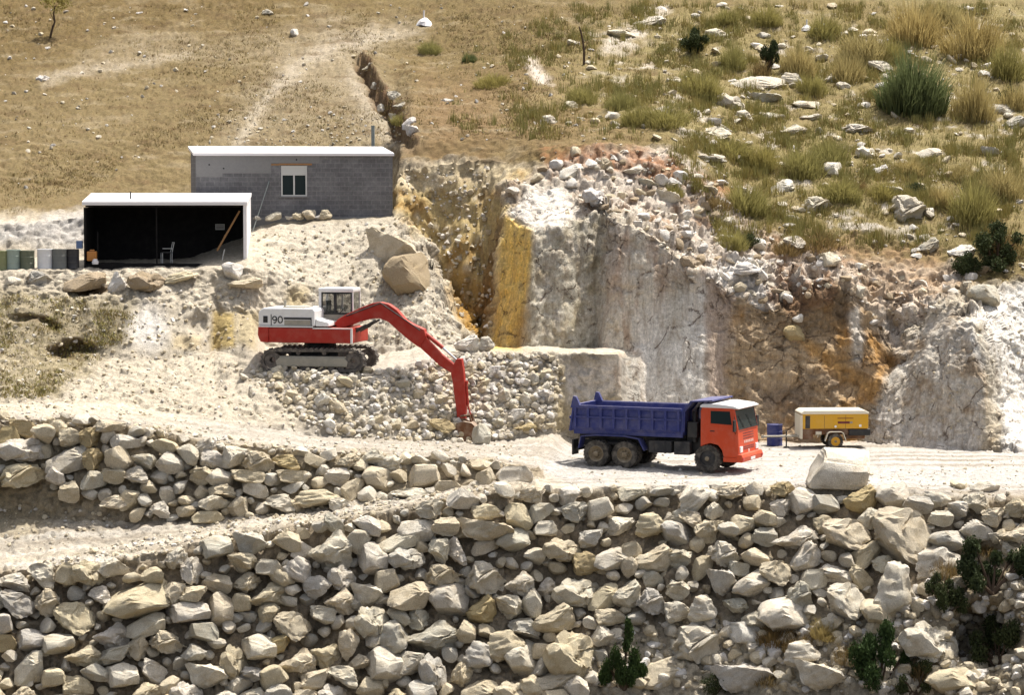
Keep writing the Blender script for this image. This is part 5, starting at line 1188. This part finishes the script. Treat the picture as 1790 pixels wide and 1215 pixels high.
m = MB(); m.tube((.42, 0, .45), (.52, 0, .92), .016, n=8); m.tube((.42, .4, .45), (.52, .4, .92), .016, n=8); m.tube((.52, 0, .9), (.52, .4, .9), .016, n=8); m.tube((0, 0, .64), (.44, 0, .64), .016, n=8); m.build('backrest', M_SHUT, ch)
m = MB(); m.box(0, .42, 0, .02, 0, .26); o = m.build('notice', M_SHUT, None); o.location = in_shed(5.5, 3.22, 1.42); tag(o, 'small white notice on the dark back wall of the shed', 'notice')
m = MB()
for i in range(3): m.box(.04, .38, -.006, .0, .06 + i * .06, .085 + i * .06)
l = m.build('lettering', M_DARK, o)
m = MB(); m.box(0, .42, 0, .3, 0, .42); m.box(.1, .32, .1, .2, .42, .5); o = m.build('jerrycan', M_ORANGE, None, .03); o.location = in_shed(.12, -.02, .12); tag(o, 'orange plastic can by the shed corner next to the drums', 'can')
m = MB(); m.lathe([(.001, 0), (.13, 0), (.15, .1), (.09, .22), (.001, .24)], 'Z', (0, 0, 0), 12); o = m.build('white_sack', M_ROOFW, None, smooth=True); o.location = in_shed(.5, -.15, -.02); tag(o, 'little white sack on the ground before the orange can', 'sack')
# drums in a row beside the shed
for u, c, l in ((3, (.14, .15, .07), 'olive drum at the outer end of the drum row, cut by the picture edge'), (24, (.18, .22, .19), 'grey-green drum between two olive drums'), (48, (.075, .085, .055), 'dark olive drum beside the pale blue one'), (79, (.52, .58, .66), 'pale blue-white drum in the middle of the row'), (104, (.09, .095, .09), 'dark grey drum beside the pale blue one'), (126, (.02, .02, .022), 'black drum standing against the shed corner')):
    q = P(u, 464, 12.6 if u != 126 else 12.9); z = drop(q.x, q.y)
    dmat = paint('drum_paint', tuple(min(.7, x * 1.6) for x in c), .5, .08, .3)
    make_drum('drum', (q.x, q.y, z - .02), dmat, l, group='steel drums beside the shed', r=.31 if u != 79 else .34, h=.86)
q = P(142, 440, 12.95); m = MB(); m.box(0, .26, 0, .3, 0, .34); o = m.build('blue_box', paint('box_blue', (.10, .16, .30), .6, .1, .1), None, .02); o.location = (q.x, 12.95 + .25, drop(q.x, 13.2) + .55); o.location = (P(134, 440, 12.9).x, 12.75, drop(q.x, 12.9) + .845); tag(o, 'small blue box set on the black drum', 'box')

# painted cairns and saplings on the slope
def cairn(u, v, px, label, post=True):
    loc, n = hit(u, v); s = ppm(loc); h = px / s
    t = empty('boundary_marker', loc - Vector((0, 0, .05))); tag(t, label, 'marker', 'white boundary markers on the slope')
    m = MB(); r = h * .55
    m.lathe([(.001, 0), (r, 0), (r * .8, h * .25), (r * .35, h * .48), (.001, h * .55)], 'Z', (0, 0, 0), 9); c = m.build('stone_base', M_ROOFW, t)
    me = c.data; q = np.array([x.co[:] for x in me.vertices]); q += fbm(q * 9 + u, 2, 3)[:, None] * .12 * h
    for i, x in enumerate(me.vertices): x.co = q[i]
    p = MB(); p.tube((0, 0, h * .4), (0, 0, h), .045, n=8); p.build('post', M_ROOFW, t)
cairn(741, 44, 28, 'biggest white marker, alone near the top of the brown slope')
cairn(1410, 52, 20, 'thin white marker next to a broader one among the tufts'); cairn(1437, 52, 24, 'broad white marker next to a thin one among the tufts')
# ------------------------------------------------------------------ plants
def leaf_mat(name, col, var=0.4, trans=0.38):
    m, nt, N, L, b = new_mat(name)
    oi = N.new('ShaderNodeObjectInfo'); g = N.new('ShaderNodeNewGeometry')
    c = mixc(N, L, mrange(N, L, g.outputs['Random Per Island'], 0, 1, 0, var), col, tuple(x * .4 for x in col))
    c = mixc(N, L, mrange(N, L, oi.outputs['Random'], 0, 1, 0, .35), c, (col[0] * 1.25, col[1] * 1.05, col[2] * .8))
    L.new(c, b.inputs['Base Color']); b.inputs['Roughness'].default_value = .8; b.inputs['Specular IOR Level'].default_value = .15
    t = N.new('ShaderNodeBsdfTranslucent'); L.new(c, t.inputs[0]); mx = N.new('ShaderNodeMixShader'); mx.inputs[0].default_value = trans
    L.new(b.outputs[0], mx.inputs[1]); L.new(t.outputs[0], mx.inputs[2]); L.new(mx.outputs[0], N['Material Output'].inputs[0])
    return m
M_STRAW = leaf_mat('straw_grass', (0.41, 0.34, 0.15)); M_OLIVEG = leaf_mat('olive_grass', (0.30, 0.275, 0.10)); M_GREENB = leaf_mat('broom_green', (0.15, 0.18, 0.075))
M_DARKL = leaf_mat('dark_leaf', (0.05, 0.065, 0.025), .5, .2); M_PINE = leaf_mat('pine_green', (0.045, 0.075, 0.022), .5, .2); M_BROWNL = leaf_mat('dry_brush', (0.22, 0.16, 0.07))
M_BARK = paint('bark', (0.09, 0.06, 0.04), .95, .05, .4, spec=.1)

def blades(n, R, H, seed, spread=.55, wid=.012, lean=.35):
    """a tussock of narrow bent blades, unit footprint"""
    r = np.random.default_rng(seed); vs, fs = [], []
    for k in range(n):
        a = r.uniform(0, 6.283); q = R * r.random() ** .75 * spread; x, y = q * math.cos(a), q * math.sin(a)
        h = H * r.uniform(.35, 1.0) * (1 - .62 * (q / R) ** 2) * (1.0 + .25 * math.sin(a * 3 + seed)); l = lean * h * r.uniform(.2, 1.2) + .35 * q * r.random(); dx, dy = math.cos(a + r.normal() * .6) * l, math.sin(a + r.normal() * .6) * l
        t = r.uniform(0, 3.14); wx, wy = math.cos(t) * wid, math.sin(t) * wid; b = len(vs)
        vs += [(x - wx, y - wy, -.05), (x + wx, y + wy, -.05), (x + dx * .35 + wx * .8, y + dy * .35 + wy * .8, h * .6), (x + dx * .35 - wx * .8, y + dy * .35 - wy * .8, h * .6), (x + dx, y + dy, h)]
        fs += [(b, b + 1, b + 2, b + 3), (b + 3, b + 2, b + 4)]
    me = bpy.data.meshes.new('tussock'); me.from_pydata(vs, [], fs); me.update(); return me
def crown(n, seed, lobes, size=.07, flat=.9):
    """leaf clumps spread through the volume of several lobes (cx, cy, cz, r)"""
    r = np.random.default_rng(seed); vs, fs = [], []
    wts = np.array([l[3] ** 2 for l in lobes]); wts /= wts.sum()
    for k in range(n):
        c = lobes[r.choice(len(lobes), p=wts)]; d = r.normal(size=3); d /= np.linalg.norm(d); rad = c[3] * (r.random() ** .4) * (1 + .25 * r.normal() * .5)
        p = np.array(c[:3]) + d * rad * np.array([1, 1, flat])
        if p[2] < -.03: continue
        a = r.normal(size=3); a /= np.linalg.norm(a); bvec = np.cross(a, r.normal(size=3)); bvec /= np.linalg.norm(bvec) + 1e-9
        s = size * r.uniform(.5, 1.3); b = len(vs)
        vs += [tuple(p - a * s), tuple(p + bvec * s * .45), tuple(p + a * s), tuple(p - bvec * s * .45)]; fs.append((b, b + 1, b + 2, b + 3))
    me = bpy.data.meshes.new('crown'); me.from_pydata(vs, [], fs); me.update(); return me
def branches(lobes, seed, base=.06):
    r = random.Random(seed); m = MB()
    for c in lobes:
        m.tube((r.uniform(-.05, .05), r.uniform(-.05, .05), -.1), (c[0] * .7, c[1] * .7, c[2] * .8), base, base * .35, 6)
        for k in range(3): m.tube((c[0] * .55, c[1] * .55, c[2] * .6), (c[0] + r.uniform(-.6, .6) * c[3], c[1] + r.uniform(-.6, .6) * c[3], c[2] + r.uniform(-.1, .7) * c[3]), base * .4, base * .15, 5)
    return m

TUSS = {}
for key, mt, n, H, lean in (('straw', M_STRAW, 900, 1.0, .5), ('olive', M_OLIVEG, 900, 1.1, .55), ('broom', M_GREENB, 1700, 1.15, .4), ('brush', M_BROWNL, 500, .8, .7)):
    TUSS[key] = []
    for i in range(3):
        me = blades(n, 1.0, H, 50 + i + len(key) * 7, .95, .014, lean); me.materials.append(mt); TUSS[key].append(me)
def tussock(u, v, w, h, key, label, group='grass tufts and broom on the slope', name='grass_tussock', cat='tuft'):
    """u, v = foot centre in the photo; w, h size in px"""
    loc, n = hit(u, v); s = ppm(loc); o = bpy.data.objects.new(name, TUSS[key][rnd.randrange(3)]); COL.objects.link(o)
    o.location = loc - Vector((0, 0, .03)); o.scale = (w / 2 / s / 1.0, w / 2 / s / 1.0 * .8, h / s); o.rotation_euler = (Matrix.Rotation(math.radians(18), 3, 'X') @ Matrix.Rotation(rnd.uniform(0, 6.28), 3, 'Z')).to_euler()
    tag(o, label, cat, group); return o
T = [(1593, 188, 128, 96, 'broom', 'big green broom bush, the largest on the slope'), (1700, 208, 84, 92, 'straw', 'tall straw-yellow tussock beside the big green broom'), (1480, 138, 80, 56, 'straw', 'yellow tussock behind the big green broom'), (1512, 105, 96, 66, 'straw', 'tall yellow tussock high on the slope behind the broom'), (1395, 128, 76, 62, 'straw', 'yellow-brown tussock by the dark upright bush'), (1280, 116, 62, 46, 'olive', 'olive tussock below the dark round bush'), (1228, 168, 78, 48, 'olive', 'olive tussock above the long outcrop'), (1160, 215, 96, 34, 'olive', 'low olive tuft above the red soil scarp'), (1085, 190, 60, 40, 'olive', 'olive tuft near the bare sapling'), (1018, 176, 62, 30, 'olive', 'low greenish tuft on the brown slope'), (1115, 215, 70, 34, 'olive', 'greenish low tuft beside the scarp stones'), (1402, 304, 86, 52, 'olive', 'dense olive tuft at the centre of the bushy row'), (1335, 292, 70, 48, 'olive', 'olive tuft in the bushy row, next to the centre'), (1275, 268, 82, 30, 'olive', 'low olive tuft starting the bushy row'), (1450, 286, 80, 52, 'olive', 'olive tuft closing the bushy row'), (1385, 306, 56, 34, 'brush', 'brownish tuft at the foot of the bushy row'), (1300, 366, 88, 54, 'olive', 'olive tuft below the red soil'), (1252, 362, 54, 40, 'brush', 'dark brushy tuft below the red soil'), (1470, 344, 80, 36, 'olive', 'olive tuft between two white rocks'), (1545, 342, 66, 30, 'olive', 'low olive tuft above the big flat outcrop'), (1700, 380, 106, 76, 'olive', 'broad olive tuft beyond the big flat outcrop'), (1752, 340, 80, 64, 'straw', 'yellow tuft at the slope edge beyond the outcrop'), (1648, 356, 56, 40, 'straw', 'small yellow tuft beside the big flat outcrop'), (1600, 70, 120, 82, 'straw', 'tall straw tussock above the big green broom'), (1700, 92, 120, 84, 'straw', 'wide straw tussock at the top of the slope'), (1655, 44, 80, 50, 'straw', 'straw tussock at the very top of the slope'), (1760, 132, 84, 66, 'olive', 'olive tussock near the slope edge'), (1556, 104, 60, 44, 'olive', 'olive tussock behind the broom bush'), (1752, 440, 84, 66, 'brush', 'dry brush in front of the dark bush'), (1432, 428, 96, 34, 'brush', 'dry dark brush behind the cliff rim'), (1375, 440, 60, 34, 'brush', 'brown tuft on the cliff rim'), (1282, 430, 60, 34, 'olive', 'olive tuft above the cliff rim boulder'), (1180, 340, 44, 24, 'olive', 'small tuft beside the hollowed pale boulder'), (862, 148, 70, 22, 'olive', 'low green tuft on the brown slope'), (752, 90, 50, 22, 'olive', 'small green tuft below the lone white marker'), (820, 106, 26, 14, 'broom', 'tiny dark green tuft on the brown slope'), (1770, 190, 60, 50, 'straw', 'straw tuft at the slope edge under the wide one'), (1330, 130, 50, 40, 'brush', 'brown tuft beside the dark upright bush'), (1440, 60, 70, 40, 'olive', 'olive tuft behind the paired white markers'), (1340, 40, 60, 34, 'olive', 'olive tuft on the high slope'), (1270, 36, 50, 26, 'olive', 'thin olive tuft near the stony strip'), (1420, 160, 60, 36, 'olive', 'olive tuft above the bare middle slope'), (1590, 300, 60, 30, 'straw', 'thin straw tuft on the open slope'), (1680, 310, 60, 36, 'straw', 'straw tuft beside the split grey boulder'), (1500, 330, 40, 24, 'brush', 'small brown tuft beside a white rock'), (1620, 190, 50, 30, 'brush', 'brown tuft at the broom foot'), (700, 215, 40, 18, 'olive', 'small tuft on the trench lip'),
     (1400, 1130, 86, 44, 'brush', 'dry brown brush at the wall foot between shrubs'), (1352, 1120, 70, 40, 'brush', 'dry brush beside the weathered rocks'), (1480, 1150, 60, 40, 'brush', 'brown brush touching the dark round shrub'), (1612, 1180, 70, 50, 'brush', 'reddish brush below the shrubby hollow'), (1650, 1010, 60, 60, 'brush', 'brown brush on the hollow rim'), (1440, 1110, 60, 30, 'straw', 'straw tuft beneath the pale upright boulder'), (1340, 1190, 60, 40, 'brush', 'brown tuft at the foot of the slope'), (1720, 960, 80, 30, 'brush', 'dry brush crowning the hollow')]
for a in T: tussock(*a)

def shrub(u, v, w, h, lobes, mat, label, n=1800, leaf=.10, cat='shrub', name='shrub', seed=1):
    loc, nn = hit(u, v); s = ppm(loc); t = empty(name, loc); tag(t, label, cat)
    t.scale = (w / 2 / s, w / 2 / s * .9, h / s)
    me = crown(int(n * 2.0), seed, lobes, leaf * .62); me.materials.append(mat); link_mesh('crown', me, t)
    branches(lobes, seed, .05).build('trunk', M_BARK, t); return t
def dome(seed, k=11, top=.95):
    r = random.Random(seed); out = []
    for i in range(k):
        a = r.uniform(0, 6.28); q = r.uniform(.2, .78); z = r.uniform(.12, top) * (1 - .55 * q ** 2)
        out.append((q * math.cos(a), q * math.sin(a), z, r.uniform(.16, .30)))
    return out
ROUND = [(0, 0, .5, .5), (-.5, .1, .4, .4), (.5, -.1, .42, .4), (.1, .3, .75, .3), (-.2, -.3, .3, .4)]
TALL = [(0, 0, .8, .2), (-.2, 0, .55, .3), (.25, 0, .5, .3), (-.45, 0, .2, .35), (.5, .1, .25, .35), (0, -.2, .3, .4)]
shrub(1217, 92, 70, 42, dome(3), M_DARKL, 'dark round bush by itself high on the slope', seed=3)
shrub(1343, 124, 46, 54, dome(4), M_DARKL, 'dark upright bush among yellow tufts', seed=4)
shrub(1742, 470, 120, 76, dome(5), M_DARKL, 'dark sprawling bush above the white crag', 2600, .08, seed=5)
shrub(1690, 480, 60, 40, ROUND, M_DARKL, 'smaller dark bush beside the sprawling one', seed=6)
shrub(1310, 435, 50, 28, ROUND, M_DARKL, 'low dark bush behind the cliff rim', 900, seed=7)
shrub(1600, 338, 44, 20, ROUND, M_DARKL, 'dark low bush above the big flat outcrop', 700, seed=8)
shrub(1595, 150, 40, 20, ROUND, M_DARKL, 'dark scrub behind the big green broom', 700, seed=18)
shrub(1765, 185, 50, 36, ROUND, M_DARKL, 'dark scrub under the straw tussock at the slope edge', 900, seed=19)
PINE = [(.15, 0, .92, .12), (.2, .05, .78, .17), (.1, -.05, .62, .16), (-.3, 0, .42, .2), (.4, 0, .36, .22), (-.6, 0, .2, .22), (.7, .1, .14, .2), (-.1, -.2, .2, .24), (.3, -.2, .12, .22), (-.75, .1, .08, .18)]
shrub(1090, 1196, 96, 116, PINE, M_PINE, 'small dark pine growing from the wall foot', 3000, .07, 'pine', 'pine_shrub', 9)
shrub(1535, 1200, 120, 112, dome(10, 13), M_PINE, 'dark green rounded shrub at the foot of the slope', 3600, .07, seed=10)
shrub(1735, 1030, 140, 96, dome(11), M_DARKL, 'dark shrub overhanging the shaded hollow', 3000, .08, seed=11)
shrub(1650, 1070, 90, 80, dome(12), M_DARKL, 'dark shrub at the side of the shaded hollow', 2200, .08, seed=12)
shrub(1745, 1160, 120, 90, dome(13), M_DARKL, 'black-green shrub deep in the shaded hollow', 2400, .08, seed=13)
shrub(1600, 1215, 90, 60, dome(14), M_DARKL, 'low dark shrub beside the rounded one at the slope foot', 1600, .08, seed=14)
shrub(1250, 1215, 70, 40, ROUND, M_DARKL, 'low dark scrub among weathered rocks at the wall foot', 1000, .08, seed=15)

def sapling(u, v, h_px, bends, label, leaves):
    loc, n = hit(u, v); s = ppm(loc); h = h_px / s; t = empty('sapling', loc); tag(t, label, 'tree')
    m = MB(); pts = [(x / s, 0, z / s) for x, z in bends]
    for i, (a, b) in enumerate(zip(pts[:-1], pts[1:])): m.tube(a, b, .07 * (1 - .6 * i / len(pts)), .07 * (1 - .6 * (i + 1) / len(pts)), 7)
    for i in (1, 2): 
        if i < len(pts): m.tube(pts[i], (pts[i][0] + rnd.uniform(-.3, .3), .1, pts[i][2] + .5), .03, .01, 5)
    m.build('trunk', M_BARK, t, smooth=True)
    if leaves:
        q = Vector(pts[-1]); me = crown(leaves, 21, [(q.x + .1, 0, q.z + .2, .75), (q.x - .5, .1, q.z + .35, .5), (q.x + .5, 0, q.z + .5, .5)], .09); me.materials.append(M_OLIVEG); link_mesh('crown', me, t)
sapling(88, 64, 60, [(0, 0), (3, 12), (8, 26), (6, 40), (9, 54)], 'thin leaning tree with its shadow on the upper slope', 700)
sapling(1021, 112, 66, [(0, 0), (0, 22), (-2, 40), (-6, 58), (-9, 66)], 'bare thin sapling on the slope above the quarry', 0)

# short dry grass over the slope, one sheet nobody could count
def grass_sheet():
    zones = [([(0, 8), (1000, 8), (1000, 240), (700, 250), (340, 255), (0, 385)], 6000, .13), ([(1000, 8), (1790, 8), (1790, 460), (1560, 440), (1260, 420), (1160, 250), (800, 240), (760, 120)], 17000, .24), ([(0, 515), (180, 520), (250, 560), (180, 620), (80, 695), (0, 695)], 1800, .14)]
    vs, fs, cs = [], [], []
    for zi, (poly, n, hh) in enumerate(zones):
        for (u, v, a, b) in scatter(poly, n, 1, 2, 1, (1, 1), lambda u, v: (min(1, max(.03, (u - 800 + .4 * v + 90 * vnoise(np.array([[u / 40, v / 25, 7.0]]), 13)[0]) / 330)) if zi == 1 else 1) * (.12 + 1.5 * max(0, vnoise(np.array([[u / (90 if zi == 0 else 45), v / (40 if zi == 0 else 22), zi * 5.0]]), 9)[0] + .25 * vnoise(np.array([[u / 12, v / 8, 2.0]]), 11)[0]))):
            loc, nn = hit(u, v); k = rnd.uniform(.5, 1.3) * hh; tall = zi == 1 and rnd.random() < .11
            col = (0.235, 0.175, 0.065) if rnd.random() < (.75 if zi == 0 else .45) else (0.19, 0.165, 0.06) if zi == 0 else (0.27, 0.24, 0.085)
            if zi == 0 and rnd.random() < .2: col = (0.15, 0.085, 0.04)
            if tall: k *= 2.2; col = (0.31, 0.28, 0.10) if rnd.random() < .6 else (.40, .33, .12)
            for q in range(22 if tall else 5):
                x, y = loc.x + rnd.gauss(0, .12), loc.y + rnd.gauss(0, .12); t = rnd.uniform(0, 3.14); w = .018; z = loc.z - .04
                b0 = len(vs); vs += [(x - w * math.cos(t), y - w * math.sin(t), z), (x + w * math.cos(t), y + w * math.sin(t), z), (x + rnd.gauss(0, .07), y + rnd.gauss(0, .07), z + k)]
                fs.append((b0, b0 + 1, b0 + 2)); cs += [col] * 3
    me = np_mesh('dry_grass', vs, fs, False); set_col(me, np.array(cs))
    m, nt, N, L, b = new_mat('dry_grass'); at = N.new('ShaderNodeAttribute'); at.attribute_name = 'Col'; L.new(at.outputs['Color'], b.inputs['Base Color']); b.inputs['Roughness'].default_value = .9; b.inputs['Specular IOR Level'].default_value = .1
    me.materials.append(m); o = link_mesh('dry_grass', me); tag(o, 'short dry grass growing over the whole slope', 'grass', None, 'stuff')
grass_sheet()
